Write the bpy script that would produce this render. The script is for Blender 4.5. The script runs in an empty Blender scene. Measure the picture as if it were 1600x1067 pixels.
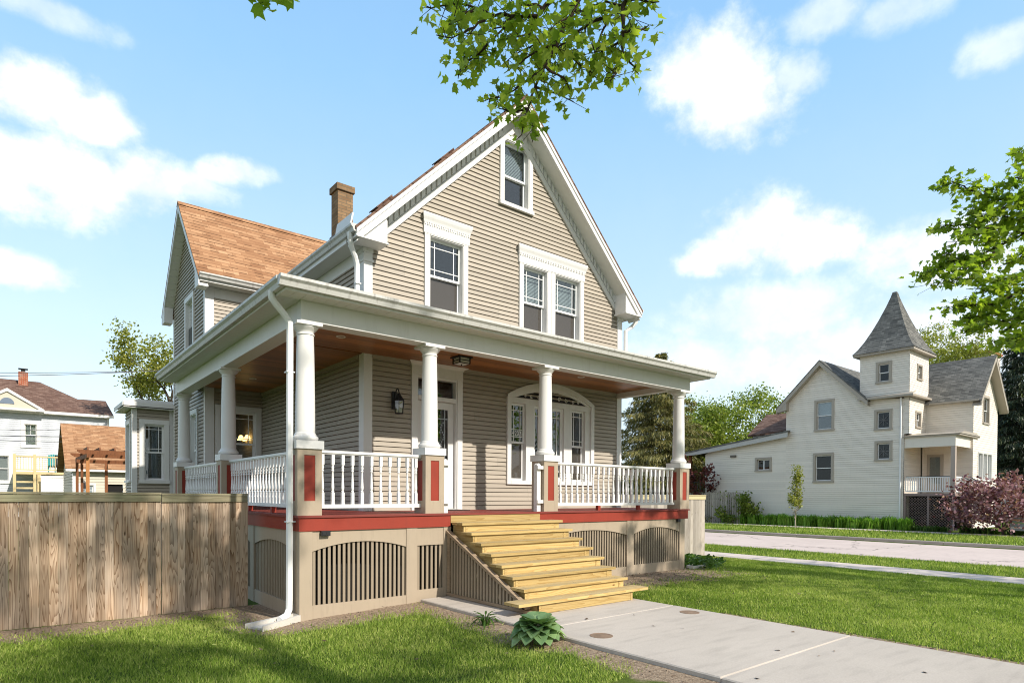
import bpy, bmesh, math, random
import numpy as np
from mathutils import Vector, Matrix
rad = math.radians
random.seed(7)
rng = np.random.default_rng(7)
S = bpy.context.scene
COL = S.collection
# ------------------------------------------------------------------ camera
CAM = np.array([-3.051, -8.355, 1.75])
FPX, CY = 965.7, 785.2
_ya, _pi, _ro = rad(50.964), rad(-0.731), rad(0.2937)
CF = np.array([math.cos(_pi)*math.cos(_ya), math.cos(_pi)*math.sin(_ya), math.sin(_pi)])
_r = np.array([math.sin(_ya), -math.cos(_ya), 0.0]); _u = np.cross(_r, CF)
CR = math.cos(_ro)*_r + math.sin(_ro)*_u
CU = math.cos(_ro)*_u - math.sin(_ro)*_r
cd = bpy.data.cameras.new("camera")
cd.sensor_width = 36.0; cd.lens = 36.0*FPX/1600.0
cd.shift_y = (CY-533.5)/1600.0
cd.clip_start = 0.1; cd.clip_end = 3000
co = bpy.data.objects.new("camera", cd); COL.objects.link(co)
co.matrix_world = Matrix(((CR[0], CU[0], -CF[0], CAM[0]), (CR[1], CU[1], -CF[1], CAM[1]), (CR[2], CU[2], -CF[2], CAM[2]), (0, 0, 0, 1)))
S.camera = co
def at(px, py, depth):            # a point of the photograph at a given distance, in world metres
    return CAM + depth*(CF + CR*(px-800)/FPX + CU*(CY-py)/FPX)
# ------------------------------------------------------------------ light
SUN = np.array([0.19, -1.0, 0.75]); SUN /= np.linalg.norm(SUN)
sl = bpy.data.lights.new("sun", 'SUN'); sl.energy = 3.7; sl.angle = rad(1.1); sl.color = (1.0, 0.93, 0.83)
so = bpy.data.objects.new("sun", sl); COL.objects.link(so)
so.rotation_euler = Vector(-SUN).to_track_quat('-Z', 'Y').to_euler()
S.view_settings.view_transform = 'Standard'; S.view_settings.look = 'None'
S.view_settings.exposure = 0.62; S.view_settings.gamma = 1.0
S.cycles.pixel_filter_type = 'BLACKMAN_HARRIS'; S.cycles.filter_width = 1.05
# ------------------------------------------------------------------ node helpers
def N(nt, t, props=None, **ins):
    n = nt.nodes.new('ShaderNode'+t)
    for k, v in (props or {}).items(): setattr(n, k, v)
    for k, v in ins.items():
        key = k.replace('_', ' ')
        sk = n.inputs[int(k[1:])] if k[0] == 'i' and k[1:].isdigit() else n.inputs[key]
        if isinstance(v, bpy.types.NodeSocket): nt.links.new(v, sk)
        elif isinstance(v, bpy.types.Node): nt.links.new(v.outputs[0], sk)
        else:
            if isinstance(v, (tuple, list)) and len(v) == 3 and sk.type == 'RGBA': v = (*v, 1)
            sk.default_value = v
    return n
def ramp(nt, fac, stops):
    n = nt.nodes.new('ShaderNodeValToRGB')
    nt.links.new(fac if isinstance(fac, bpy.types.NodeSocket) else fac.outputs[0], n.inputs[0])
    e = n.color_ramp.elements
    while len(e) < len(stops): e.new(0.5)
    for k, (p, c) in enumerate(stops):
        e[k].position = p; e[k].color = (*c, 1) if len(c) == 3 else c
    return n.outputs[0]
def M(nt, op, a, b=None, c=None):
    d = {'i0': a}
    if b is not None: d['i1'] = b
    if c is not None: d['i2'] = c
    return N(nt, 'Math', {'operation': op}, **d).outputs[0]
def mixc(nt, f, a, b, mode='MIX'): return N(nt, 'MixRGB', {'blend_type': mode}, Fac=f, Color1=a, Color2=b).outputs[0]
# ------------------------------------------------------------------ sky
W = bpy.data.worlds.new("World"); S.world = W; W.use_nodes = True
nt = W.node_tree; nt.nodes.clear()
sky = nt.nodes.new('ShaderNodeTexSky'); sky.sky_type = 'NISHITA'; sky.sun_disc = False
sky.sun_elevation = math.asin(SUN[2]); sky.sun_rotation = math.atan2(SUN[0], SUN[1])
sky.air_density = 1.0; sky.dust_density = 0.6; sky.ozone_density = 1.0
tc = N(nt, 'TexCoord')
vn = N(nt, 'VectorMath', {'operation': 'NORMALIZE'}, i0=tc.outputs['Generated']).outputs[0]
mapn = N(nt, 'Mapping', None, Vector=vn, Scale=(1, 1, 1.15)).outputs[0]
nz1 = N(nt, 'TexNoise', {'noise_dimensions': '3D'}, Vector=mapn, Scale=11.0, Detail=9.0, Roughness=0.6).outputs[0]
nz2 = N(nt, 'TexNoise', {'noise_dimensions': '3D'}, Vector=mapn, Scale=34.0, Detail=7.0, Roughness=0.6).outputs[0]
wob = M(nt, 'ADD', M(nt, 'MULTIPLY', M(nt, 'SUBTRACT', nz1, 0.5), 0.62), M(nt, 'MULTIPLY', M(nt, 'SUBTRACT', nz2, 0.5), 0.22))
CLOUDS = [  # direction, half width, half height, strength
    ((0.020, 0.892, 0.455), 0.085, 0.040, 1.0), ((0.075, 0.892, 0.446), 0.055, 0.034, 0.95), ((0.060, 0.922, 0.378), 0.105, 0.048, 1.0), ((-0.02, 0.93, 0.37), 0.09, 0.050, 1.0), ((0.135, 0.91, 0.395), 0.06, 0.040, 0.9),
    ((0.185, 0.893, 0.400), 0.055, 0.022, 0.6), ((0.238, 0.870, 0.428), 0.045, 0.018, 0.75), ((0.215, 0.878, 0.418), 0.035, 0.016, 0.7), ((0.036, 0.850, 0.525), 0.065, 0.018, 0.45),
    ((0.700, 0.463, 0.548), 0.080, 0.060, 0.95), ((0.735, 0.445, 0.510), 0.090, 0.055, 1.0), ((0.770, 0.395, 0.530), 0.05, 0.03, 0.6),
    ((0.812, 0.455, 0.368), 0.075, 0.055, 1.0), ((0.842, 0.410, 0.352), 0.080, 0.045, 1.0), ((0.785, 0.490, 0.340), 0.07, 0.030, 1.0),
    ((0.750, 0.342, 0.567), 0.05, 0.028, 0.5), ((0.790, 0.280, 0.555), 0.05, 0.022, 0.45), ((0.003, 0.962, 0.270), 0.060, 0.022, 0.9),
    ((0.841, 0.469, 0.262), 0.15, 0.050, 0.55), ((0.850, 0.190, 0.495), 0.045, 0.022, 0.55), ((0.914, 0.263, 0.310), 0.10, 0.05, 0.75),
    ((0.78, 0.58, 0.20), 0.20, 0.05, 0.5), ((0.93, 0.33, 0.20), 0.2, 0.06, 0.55),
    ((0.3, -0.7, 0.6), 0.3, 0.12, 0.8), ((-0.5, -0.6, 0.5), 0.3, 0.12, 0.8), ((0.8, -0.4, 0.45), 0.25, 0.1, 0.8), ((-0.8, 0.3, 0.4), 0.25, 0.1, 0.8)]
mask = None
for d, hw, hh, st in CLOUDS:
    d = np.array(d)/np.linalg.norm(d)
    h = np.array([d[1], -d[0], 0]); h /= np.linalg.norm(h); v = np.cross(h, d)
    sx = M(nt, 'DIVIDE', N(nt, 'VectorMath', {'operation': 'DOT_PRODUCT'}, i0=vn, i1=tuple(h)).outputs['Value'], hw)
    dz = M(nt, 'DIVIDE', N(nt, 'VectorMath', {'operation': 'DOT_PRODUCT'}, i0=vn, i1=tuple(v)).outputs['Value'], hh)
    fr = N(nt, 'VectorMath', {'operation': 'DOT_PRODUCT'}, i0=vn, i1=tuple(d)).outputs['Value']
    r2 = M(nt, 'SQRT', M(nt, 'ADD', M(nt, 'MULTIPLY', sx, sx), M(nt, 'MULTIPLY', dz, dz)))
    f = M(nt, 'SUBTRACT', M(nt, 'ADD', 1.0, M(nt, 'MULTIPLY', wob, 2.7)), r2)
    f = N(nt, 'MapRange', {'interpolation_type': 'SMOOTHSTEP'}, i0=f, i1=-0.2, i2=0.62, i3=0.0, i4=st).outputs[0]
    f = M(nt, 'MULTIPLY', f, M(nt, 'GREATER_THAN', fr, 0.1))
    mask = f if mask is None else M(nt, 'MAXIMUM', mask, f)
elev = N(nt, 'SeparateXYZ', None, Vector=vn).outputs['Z']
veil = N(nt, 'MapRange', {'interpolation_type': 'SMOOTHSTEP'}, i0=elev, i1=0.62, i2=0.0, i3=0.12, i4=0.72).outputs[0]
veil = M(nt, 'MULTIPLY', veil, M(nt, 'ADD', 0.75, M(nt, 'MULTIPLY', wob, 1.1)))
skc = mixc(nt, 1.0, sky.outputs[0], (1.5, 1.75, 1.75), 'MULTIPLY')
azure = ramp(nt, elev, [(0.0, (0.66, 0.73, 0.78)), (0.12, (0.56, 0.68, 0.77)), (0.3, (0.395, 0.585, 0.76)), (0.55, (0.245, 0.475, 0.745)), (0.9, (0.13, 0.30, 0.60))])
azure = mixc(nt, 1.0, azure, (10, 10, 10), 'MULTIPLY')
skc = mixc(nt, 0.8, skc, azure)
skc = mixc(nt, M(nt, 'MULTIPLY', veil, 0.4), skc, (7.4, 7.9, 8.3))
core = mixc(nt, N(nt, 'MapRange', None, i0=nz1, i1=0.38, i2=0.6, i3=0.0, i4=1.0).outputs[0], (6.7, 7.2, 7.9), (9.0, 9.1, 9.3))
skc = mixc(nt, mask, skc, core)
south = N(nt, 'MapRange', {'interpolation_type': 'SMOOTHSTEP'}, i0=N(nt, 'SeparateXYZ', None, Vector=vn).outputs['Y'], i1=0.25, i2=-0.45, i3=0.0, i4=0.75).outputs[0]  # unseen southern sky greyed to set the fill light on the porch
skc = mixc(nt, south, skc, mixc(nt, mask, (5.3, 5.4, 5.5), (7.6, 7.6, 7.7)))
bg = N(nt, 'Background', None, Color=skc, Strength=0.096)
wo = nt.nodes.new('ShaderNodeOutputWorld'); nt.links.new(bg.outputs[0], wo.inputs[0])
# ------------------------------------------------------------------ materials
MATS = {}
def newmat(name):
    m = bpy.data.materials.new(name); m.use_nodes = True; m.node_tree.nodes.clear(); MATS[name] = m
    return m, m.node_tree
def finish(nt, col, rough=0.6, spec=0.35, bump=None, bstr=0.2, bdist=0.01, metal=0.0, extra=None):
    d = {}
    p = N(nt, 'BsdfPrincipled', None, Base_Color=col, Roughness=rough, Metallic=metal)
    p.inputs['Specular IOR Level'].default_value = spec
    if bump is not None:
        b = N(nt, 'Bump', None, Strength=bstr, Distance=bdist, Height=bump)
        nt.links.new(b.outputs[0], p.inputs['Normal'])
    o = nt.nodes.new('ShaderNodeOutputMaterial')
    nt.links.new((extra(p) if extra else p.outputs[0]), o.inputs[0])
    return p
def mul(c, k): return tuple(min(1, x*k) for x in c)
def paint(name, c, rough=0.45, var=0.08, scale=3.0, grime=0.0, gcol=(0.12, 0.11, 0.09), tone=0.0, metal=0.0, spec=0.35, bstr=0.06):
    m, nt = newmat(name)
    t = N(nt, 'TexCoord').outputs['Object']
    n1 = N(nt, 'TexNoise', None, Vector=t, Scale=scale, Detail=6.0, Roughness=0.6).outputs[0]
    n2 = N(nt, 'TexNoise', None, Vector=t, Scale=scale*14, Detail=3.0).outputs[0]
    col = mixc(nt, n1, mul(c, 1-var), mul(c, 1+var))
    if tone:
        a = N(nt, 'Attribute', {'attribute_name': 'tone'}).outputs['Fac']
        col = mixc(nt, a, mul(c, 1-tone), col)
    if grime:
        st = N(nt, 'Mapping', None, Vector=t, Scale=(9, 9, 1.2)).outputs[0]
        n3 = N(nt, 'TexNoise', None, Vector=st, Scale=1.3, Detail=7.0, Roughness=0.65).outputs[0]
        g = N(nt, 'MapRange', None, i0=n3, i1=0.52, i2=0.78, i3=0.0, i4=grime).outputs[0]
        col = mixc(nt, g, col, gcol)
    r = M(nt, 'ADD', M(nt, 'MULTIPLY', n2, 0.2), rough-0.1)
    finish(nt, col, r, spec, n2, bstr, 0.004, metal)
    return m
def uvvec(nt, sx=1, sy=1):
    u = N(nt, 'TexCoord').outputs['UV']
    return N(nt, 'Mapping', None, Vector=u, Scale=(sx, sy, 1)).outputs[0]
def shingle(name, c1, c2, c3, bw=0.34, rh=0.14, dark=0.5):
    m, nt = newmat(name)
    v = uvvec(nt)
    wv = N(nt, 'TexNoise', None, Vector=v, Scale=2.2, Detail=4.0).outputs[0]
    br = N(nt, 'TexBrick', {'offset': 0.37, 'squash': 1.0, 'offset_frequency': 2}, Vector=v, Color1=(0, 0, 0, 1), Color2=(1, 1, 1, 1), Mortar=(0, 0, 0, 1), Scale=1.0, Mortar_Size=0.008, Bias=0.0, Brick_Width=bw, Row_Height=rh)
    br2 = N(nt, 'TexBrick', {'offset': 0.61, 'offset_frequency': 3}, Vector=v, Color1=(0, 0, 0, 1), Color2=(1, 1, 1, 1), Mortar=(0.5, 0.5, 0.5, 1), Scale=1.0, Mortar_Size=0.0, Bias=0.0, Brick_Width=bw*0.55, Row_Height=rh)
    a = ramp(nt, br.outputs['Color'], [(0, c1), (0.45, c2), (1, c3)])
    a = mixc(nt, M(nt, 'MULTIPLY', br2.outputs['Color'], 0.45), a, mul(c1, 0.75))
    a = mixc(nt, N(nt, 'MapRange', None, i0=wv, i1=0.35, i2=0.7, i3=0.0, i4=0.35).outputs[0], a, c2)
    # shadow line painted along each course, darkest on scattered tabs
    sep = N(nt, 'SeparateXYZ', None, Vector=v)
    fy = M(nt, 'FRACT', M(nt, 'DIVIDE', sep.outputs['Y'], rh))
    edge = M(nt, 'LESS_THAN', fy, 0.2)
    on = M(nt, 'GREATER_THAN', br2.outputs['Color'], 0.5)
    a = mixc(nt, M(nt, 'MULTIPLY', M(nt, 'MULTIPLY', edge, M(nt, 'ADD', 0.3, M(nt, 'MULTIPLY', on, 0.7))), dark), a, mul(c1, 0.3))
    gr = N(nt, 'TexNoise', None, Vector=v, Scale=220.0, Detail=2.0).outputs[0]
    a = mixc(nt, 0.25, a, gr, 'SOFT_LIGHT')
    h = M(nt, 'ADD', M(nt, 'MULTIPLY', fy, -0.6), M(nt, 'MULTIPLY', br2.outputs['Color'], 0.5))
    finish(nt, a, 0.9, 0.15, h, 0.5, 0.012)
    return m
def wood(name, light, darkc, along='v', freq=26.0, bands=9.0, grey=None, rough=0.7, knots=True, tonevar=0.3, kcol=(0.05, 0.03, 0.015), contrast=1.0, spec=0.2, worn=None):
    """Sawn board: growth rings cut lengthwise, each board with its own offset from the face attribute tone."""
    m, nt = newmat(name)
    u = N(nt, 'TexCoord').outputs['UV']
    a = N(nt, 'Attribute', {'attribute_name': 'tone'}).outputs['Fac']
    s = (11.0, 0.8, 1) if along == 'v' else (0.6, 9.0, 1)
    off = N(nt, 'CombineXYZ', None, X=M(nt, 'MULTIPLY', a, 37.0), Y=M(nt, 'MULTIPLY', a, 91.0), Z=M(nt, 'MULTIPLY', a, 17.0)).outputs[0]
    q = N(nt, 'VectorMath', {'operation': 'ADD'}, i0=N(nt, 'Mapping', None, Vector=u, Scale=s).outputs[0], i1=off).outputs[0]
    n1 = N(nt, 'TexNoise', None, Vector=q, Scale=1.0, Detail=1.5, Roughness=0.4).outputs[0]
    ring = M(nt, 'FRACT', M(nt, 'MULTIPLY', n1, bands))
    ring = M(nt, 'POWER', ring, 2.2)
    s2 = (90.0, 1.6, 1) if along == 'v' else (1.6, 90.0, 1)
    q2 = N(nt, 'VectorMath', {'operation': 'ADD'}, i0=N(nt, 'Mapping', None, Vector=u, Scale=s2).outputs[0], i1=off).outputs[0]
    fib = N(nt, 'TexNoise', None, Vector=q2, Scale=1.0, Detail=4.0, Roughness=0.6).outputs[0]
    g = M(nt, 'ADD', M(nt, 'MULTIPLY', ring, 0.6*contrast), M(nt, 'MULTIPLY', M(nt, 'SUBTRACT', fib, 0.5), 0.8*contrast))
    col = mixc(nt, g, light, darkc); col.node.use_clamp = True
    if grey:
        wn = N(nt, 'TexNoise', None, Vector=N(nt, 'VectorMath', {'operation': 'ADD'}, i0=N(nt, 'Mapping', None, Vector=u, Scale=(2.5, 0.6, 1)).outputs[0], i1=off).outputs[0], Scale=1.0, Detail=4.0).outputs[0]
        col = mixc(nt, N(nt, 'MapRange', None, i0=wn, i1=0.42, i2=0.72, i3=0.0, i4=0.7).outputs[0], col, mixc(nt, ring, grey, mul(grey, 0.55)))
    tv = N(nt, 'MapRange', None, i0=a, i1=0.0, i2=1.0, i3=1.0-tonevar, i4=1.0+tonevar*0.6).outputs[0]
    col = mixc(nt, 1.0, col, N(nt, 'CombineColor', None, Red=tv, Green=tv, Blue=tv).outputs[0], 'MULTIPLY')
    if knots:
        ks = (5.0, 1.9, 1) if along == 'v' else (1.9, 5.0, 1)
        vq = N(nt, 'VectorMath', {'operation': 'ADD'}, i0=N(nt, 'Mapping', None, Vector=u, Scale=ks).outputs[0], i1=off).outputs[0]
        vd = N(nt, 'TexVoronoi', None, Vector=vq, Scale=1.0, Randomness=1.0).outputs['Distance']
        k = N(nt, 'MapRange', {'interpolation_type': 'SMOOTHSTEP'}, i0=vd, i1=0.085, i2=0.03, i3=0.0, i4=0.85).outputs[0]
        col = mixc(nt, k, col, kcol)
    if worn:
        up = N(nt, 'SeparateXYZ', None, Vector=nt.nodes.new('ShaderNodeNewGeometry').outputs['Normal']).outputs['Z']
        wn = N(nt, 'TexNoise', None, Vector=N(nt, 'TexCoord').outputs['Object'], Scale=2.6, Detail=7.0, Roughness=0.7).outputs[0]
        wf = M(nt, 'MULTIPLY', M(nt, 'GREATER_THAN', up, 0.7), N(nt, 'MapRange', None, i0=wn, i1=0.36, i2=0.66, i3=0.15, i4=0.8).outputs[0])
        col = mixc(nt, wf, col, mixc(nt, fib, worn, mul(worn, 0.7)))
    finish(nt, col, rough, spec, fib, 0.12, 0.003)
    return m
def glassmat(name, tint=(0.72, 0.76, 0.76), refl=0.09, rough=0.0):
    m, nt = newmat(name)
    t = N(nt, 'TexCoord').outputs['Object']
    nz = N(nt, 'TexNoise', None, Vector=t, Scale=3.5, Detail=2.0).outputs[0]
    b = N(nt, 'Bump', None, Strength=0.035, Distance=0.02, Height=nz)
    ge = nt.nodes.new('ShaderNodeNewGeometry')
    c = M(nt, 'ABSOLUTE', N(nt, 'VectorMath', {'operation': 'DOT_PRODUCT'}, i0=ge.outputs['Incoming'], i1=b.outputs[0]).outputs['Value'])
    f = M(nt, 'POWER', M(nt, 'MAXIMUM', M(nt, 'SUBTRACT', 1.0, c), 0.0), 4.0)
    f = M(nt, 'MINIMUM', M(nt, 'ADD', M(nt, 'MULTIPLY', f, 0.9), refl), 0.95)
    mx = N(nt, 'MixShader', None, i0=f, i1=N(nt, 'BsdfTransparent', None, Color=tint).outputs[0], i2=N(nt, 'BsdfGlossy', None, Color=(0.95, 0.97, 1.0), Roughness=rough, Normal=b.outputs[0]).outputs[0])
    o = nt.nodes.new('ShaderNodeOutputMaterial'); nt.links.new(mx.outputs[0], o.inputs[0])
    return m
def leafmat(name, c_dark, c_mid, c_light, trans=0.45, rough=0.45, spec=0.3):
    m, nt = newmat(name)
    a = N(nt, 'Attribute', {'attribute_name': 'tone'}).outputs['Fac']
    col = ramp(nt, a, [(0, c_dark), (0.5, c_mid), (1, c_light)])
    p = N(nt, 'BsdfPrincipled', None, Base_Color=col, Roughness=rough); p.inputs['Specular IOR Level'].default_value = spec
    tr = N(nt, 'BsdfTranslucent', None, Color=mixc(nt, 1.0, col, (1.25, 1.35, 0.6), 'MULTIPLY'))
    mx = N(nt, 'MixShader', None, i0=trans, i1=p.outputs[0], i2=tr.outputs[0])
    o = nt.nodes.new('ShaderNodeOutputMaterial'); nt.links.new(mx.outputs[0], o.inputs[0])
    return m
def concrete(name, c, var=0.1, crack=None, stain=0.25):
    m, nt = newmat(name)
    t = N(nt, 'TexCoord').outputs['Object']
    n1 = N(nt, 'TexNoise', None, Vector=t, Scale=0.8, Detail=8.0, Roughness=0.62).outputs[0]
    n2 = N(nt, 'TexNoise', None, Vector=t, Scale=60.0, Detail=4.0).outputs[0]
    n3 = N(nt, 'TexNoise', None, Vector=N(nt, 'Mapping', None, Vector=t, Scale=(1.0, 5.0, 1)).outputs[0], Scale=1.7, Detail=6.0).outputs[0]
    col = mixc(nt, n1, mul(c, 1-var), mul(c, 1+var))
    col = mixc(nt, N(nt, 'MapRange', None, i0=n3, i1=0.5, i2=0.75, i3=0.0, i4=stain).outputs[0], col, mul(c, 0.62))
    vd = N(nt, 'TexVoronoi', None, Vector=t, Scale=3.1).outputs['Distance']
    col = mixc(nt, N(nt, 'MapRange', None, i0=vd, i1=0.035, i2=0.015, i3=0.0, i4=0.6).outputs[0], col, mul(c, 0.35))
    blot = N(nt, 'TexNoise', None, Vector=t, Scale=0.35, Detail=3.0, Distortion=0.6).outputs[0]
    col = mixc(nt, N(nt, 'MapRange', None, i0=blot, i1=0.5, i2=0.66, i3=0.0, i4=0.22).outputs[0], col, mul(c, 0.7))
    if crack:
        wv = N(nt, 'VectorMath', {'operation': 'ADD'}, i0=t, i1=N(nt, 'VectorMath', {'operation': 'SCALE'}, i0=N(nt, 'TexNoise', None, Vector=t, Scale=1.4, Detail=5.0).outputs[1], Scale=0.9).outputs[0]).outputs[0]
        ed = N(nt, 'TexVoronoi', {'feature': 'DISTANCE_TO_EDGE'}, Vector=wv, Scale=crack).outputs['Distance']
        msk = N(nt, 'TexNoise', None, Vector=t, Scale=0.22, Detail=1.0).outputs[0]
        f = M(nt, 'MULTIPLY', M(nt, 'LESS_THAN', ed, 0.006), M(nt, 'GREATER_THAN', msk, 0.47))
        col = mixc(nt, M(nt, 'MULTIPLY', f, 0.7), col, mul(c, 0.3))
    col = mixc(nt, 0.3, col, n2, 'SOFT_LIGHT')
    finish(nt, col, 0.85, 0.2, n2, 0.25, 0.004)
    return m
white = paint('white_paint', (0.69, 0.68, 0.66), 0.42, 0.05, 2.0, 0.28, (0.50, 0.47, 0.42))
white2 = paint('white_vinyl', (0.78, 0.78, 0.77), 0.35, 0.02)
guttr = paint('gutter_metal', (0.52, 0.515, 0.49), 0.45, 0.08, 3.0, 0.75, (0.13, 0.115, 0.095))
soff = paint('soffit_vinyl', (0.66, 0.65, 0.61), 0.5, 0.05)
siding_m = paint('tan_siding', (0.40, 0.35, 0.284), 0.55, 0.06, 1.2, 0.2, (0.29, 0.255, 0.21), tone=0.13)
taupe = paint('taupe_paint', (0.375, 0.305, 0.225), 0.55, 0.09, 2.0, 0.42, (0.22, 0.18, 0.135))
slatm = paint('taupe_slat', (0.29, 0.235, 0.17), 0.55, 0.1, 3.0, 0.2, (0.2, 0.16, 0.12))
red = paint('red_paint', (0.27, 0.042, 0.026), 0.55, 0.16, 3.0, 0.35, (0.17, 0.04, 0.03), spec=0.2)
deckred = paint('red_deck_stain', (0.20, 0.045, 0.036), 0.6, 0.2, 4.0, 0.2, (0.16, 0.06, 0.05), spec=0.2)
blackm = paint('black_metal', (0.02, 0.02, 0.022), 0.45, 0.2)
darkgap = paint('shade_black', (0.012, 0.011, 0.010), 0.9, 0.3)  # near-black colour standing in for unlit depth
interior = paint('dim_room_paint', (0.10, 0.095, 0.085), 0.9, 0.2, 0.7)  # dimness put into the colour so rooms behind glass look dark
glassfar = glassmat('dimmed_glass', (0.5, 0.52, 0.52), 0.03)  # tint and mirroring cut, standing in for dark trees reflected opposite
blindm = paint('window_blind', (0.78, 0.80, 0.82), 0.6, 0.04)
curtainm = paint('pale_curtain', (0.55, 0.53, 0.48), 0.8, 0.1, 3.0)
screenm = glassmat('screened_glass', (0.45, 0.44, 0.42), 0.10, 0.02)
_nt = screenm.node_tree; _o = [n for n in _nt.nodes if n.type == 'OUTPUT_MATERIAL'][0]; _s = _o.inputs[0].links[0].from_socket
_nt.links.new(N(_nt, 'MixShader', None, i0=0.42, i1=_s, i2=N(_nt, 'BsdfDiffuse', None, Color=(0.15, 0.135, 0.12, 1)).outputs[0]).outputs[0], _o.inputs[0])
glass = glassmat('window_glass')
orange_sh = shingle('orange_shingle', (0.28, 0.14, 0.07), (0.40, 0.22, 0.115), (0.49, 0.295, 0.165), bw=0.36, rh=0.145, dark=0.75)
brown_sh = shingle('brown_shingle', (0.105, 0.058, 0.042), (0.175, 0.105, 0.078), (0.26, 0.17, 0.13))
grey_sh = shingle('grey_shingle', (0.085, 0.085, 0.079), (0.155, 0.153, 0.14), (0.235, 0.228, 0.205))
fence_w = wood('fence_wood', (0.52, 0.375, 0.255), (0.17, 0.088, 0.04), 'v', grey=(0.44, 0.39, 0.33), rough=0.85, tonevar=0.35, bands=15, contrast=1.45)
cap_w = wood('mossy_cap_wood', (0.34, 0.30, 0.20), (0.17, 0.15, 0.08), 'u', grey=(0.30, 0.32, 0.19), rough=0.9)
pine = wood('new_pine', (0.50, 0.365, 0.155), (0.33, 0.205, 0.065), 'u', rough=0.65, tonevar=0.3, bands=9, kcol=(0.12, 0.045, 0.012), contrast=1.3, worn=(0.45, 0.375, 0.235))
cedar = wood('stained_ceiling_wood', (0.37, 0.145, 0.042), (0.16, 0.050, 0.013), 'u', rough=0.35, tonevar=0.35, bands=8, knots=False, spec=0.4)
stairwood = wood('brown_stair_trim_wood', (0.33, 0.25, 0.17), (0.18, 0.12, 0.075), 'u', rough=0.85)
greywood = wood('weathered_wood', (0.40, 0.36, 0.31), (0.24, 0.20, 0.16), 'v', rough=0.9)
brownwood = wood('brown_stained_wood', (0.22, 0.085, 0.035), (0.08, 0.03, 0.014), 'v', rough=0.7)
yelwood = paint('yellow_treated_wood', (0.60, 0.47, 0.25), 0.6, 0.12, 3.0)
walkm = concrete('walk_concrete', (0.46, 0.41, 0.355), 0.15, stain=0.4)
swalk = concrete('sidewalk_concrete', (0.58, 0.50, 0.44), 0.08)
roadm = concrete('road_concrete', (0.56, 0.465, 0.415), 0.10, crack=0.22, stain=0.3)
kerbm = concrete('kerb_concrete', (0.36, 0.32, 0.27), 0.15)
splashm = concrete('cast_concrete', (0.55, 0.52, 0.47), 0.12)
ivory = paint('ivory_siding', (0.76, 0.70, 0.61), 0.55, 0.05, 1.0, 0.12, (0.4, 0.37, 0.32), tone=0.1)
greige = paint('greige_trim', (0.36, 0.32, 0.265), 0.5, 0.06)
bluegrey = paint('pale_blue_siding', (0.56, 0.59, 0.63), 0.55, 0.03, 1.0, tone=0.08)
cream = paint('cream_siding', (0.58, 0.53, 0.43), 0.55, 0.04, 1.0, tone=0.1)
tealm = paint('teal_plastic', (0.02, 0.26, 0.28), 0.4, 0.05)
mauve = paint('mauve_brown_paint', (0.27, 0.20, 0.18), 0.6, 0.1)
barkm = None
def bark(name, c):
    m, nt = newmat(name)
    t = N(nt, 'TexCoord').outputs['Object']
    n = N(nt, 'TexNoise', None, Vector=N(nt, 'Mapping', None, Vector=t, Scale=(14, 14, 3)).outputs[0], Scale=1.0, Detail=6.0).outputs[0]
    finish(nt, mixc(nt, n, mul(c, 0.5), mul(c, 1.5)), 0.9, 0.1, n, 0.6, 0.03)
    return m
barkm = bark('grey_bark', (0.11, 0.088, 0.068)); barkd = bark('dark_twig_bark', (0.05, 0.035, 0.025))
def brickmat(name, c1, c2, mort, bw=0.21, rh=0.07):
    m, nt = newmat(name)
    v = uvvec(nt)
    br = N(nt, 'TexBrick', {'offset': 0.5}, Vector=v, Color1=c1, Color2=c2, Mortar=mort, Scale=1.0, Mortar_Size=0.008, Bias=0.0, Brick_Width=bw, Row_Height=rh)
    n = N(nt, 'TexNoise', None, Vector=v, Scale=4.0, Detail=6.0).outputs[0]
    finish(nt, mixc(nt, N(nt, 'MapRange', None, i0=n, i1=0.4, i2=0.75, i3=0.0, i4=0.6).outputs[0], br.outputs['Color'], mul(c1, 0.35)), 0.9, 0.1, br.outputs['Fac'], -0.3, 0.01)
    return m
tanbrick = brickmat('tan_brick', (0.33, 0.215, 0.12), (0.22, 0.135, 0.075), (0.16, 0.13, 0.09))
redbrick = brickmat('red_brick', (0.40, 0.10, 0.045), (0.30, 0.075, 0.035), (0.45, 0.36, 0.28))
maple_l = leafmat('maple_leaf', (0.10, 0.165, 0.020), (0.20, 0.295, 0.032), (0.35, 0.43, 0.06), 0.55)
tree_l = leafmat('spring_leaf', (0.095, 0.145, 0.022), (0.205, 0.265, 0.040), (0.37, 0.40, 0.085), 0.4)
pale_l = leafmat('pale_spring_leaf', (0.14, 0.16, 0.03), (0.26, 0.28, 0.05), (0.42, 0.41, 0.10), 0.4)
spruce_l = leafmat('spruce_needles', (0.055, 0.058, 0.018), (0.16, 0.155, 0.045), (0.34, 0.28, 0.10), 0.25)
dspruce_l = leafmat('dark_spruce_needles', (0.012, 0.022, 0.012), (0.025, 0.042, 0.018), (0.07, 0.085, 0.03), 0.12)
plum_l = leafmat('plum_leaf', (0.10, 0.03, 0.04), (0.25, 0.11, 0.13), (0.52, 0.33, 0.35), 0.3)
redmap_l = leafmat('red_maple_leaf', (0.05, 0.015, 0.015), (0.11, 0.03, 0.025), (0.20, 0.06, 0.05), 0.35)
hosta_l = leafmat('hosta_leaf', (0.10, 0.19, 0.075), (0.20, 0.32, 0.13), (0.36, 0.48, 0.22), 0.25, 0.4, 0.4)
ivy_l = leafmat('ivy_leaf', (0.030, 0.075, 0.012), (0.055, 0.120, 0.018), (0.10, 0.18, 0.03), 0.3)
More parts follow.
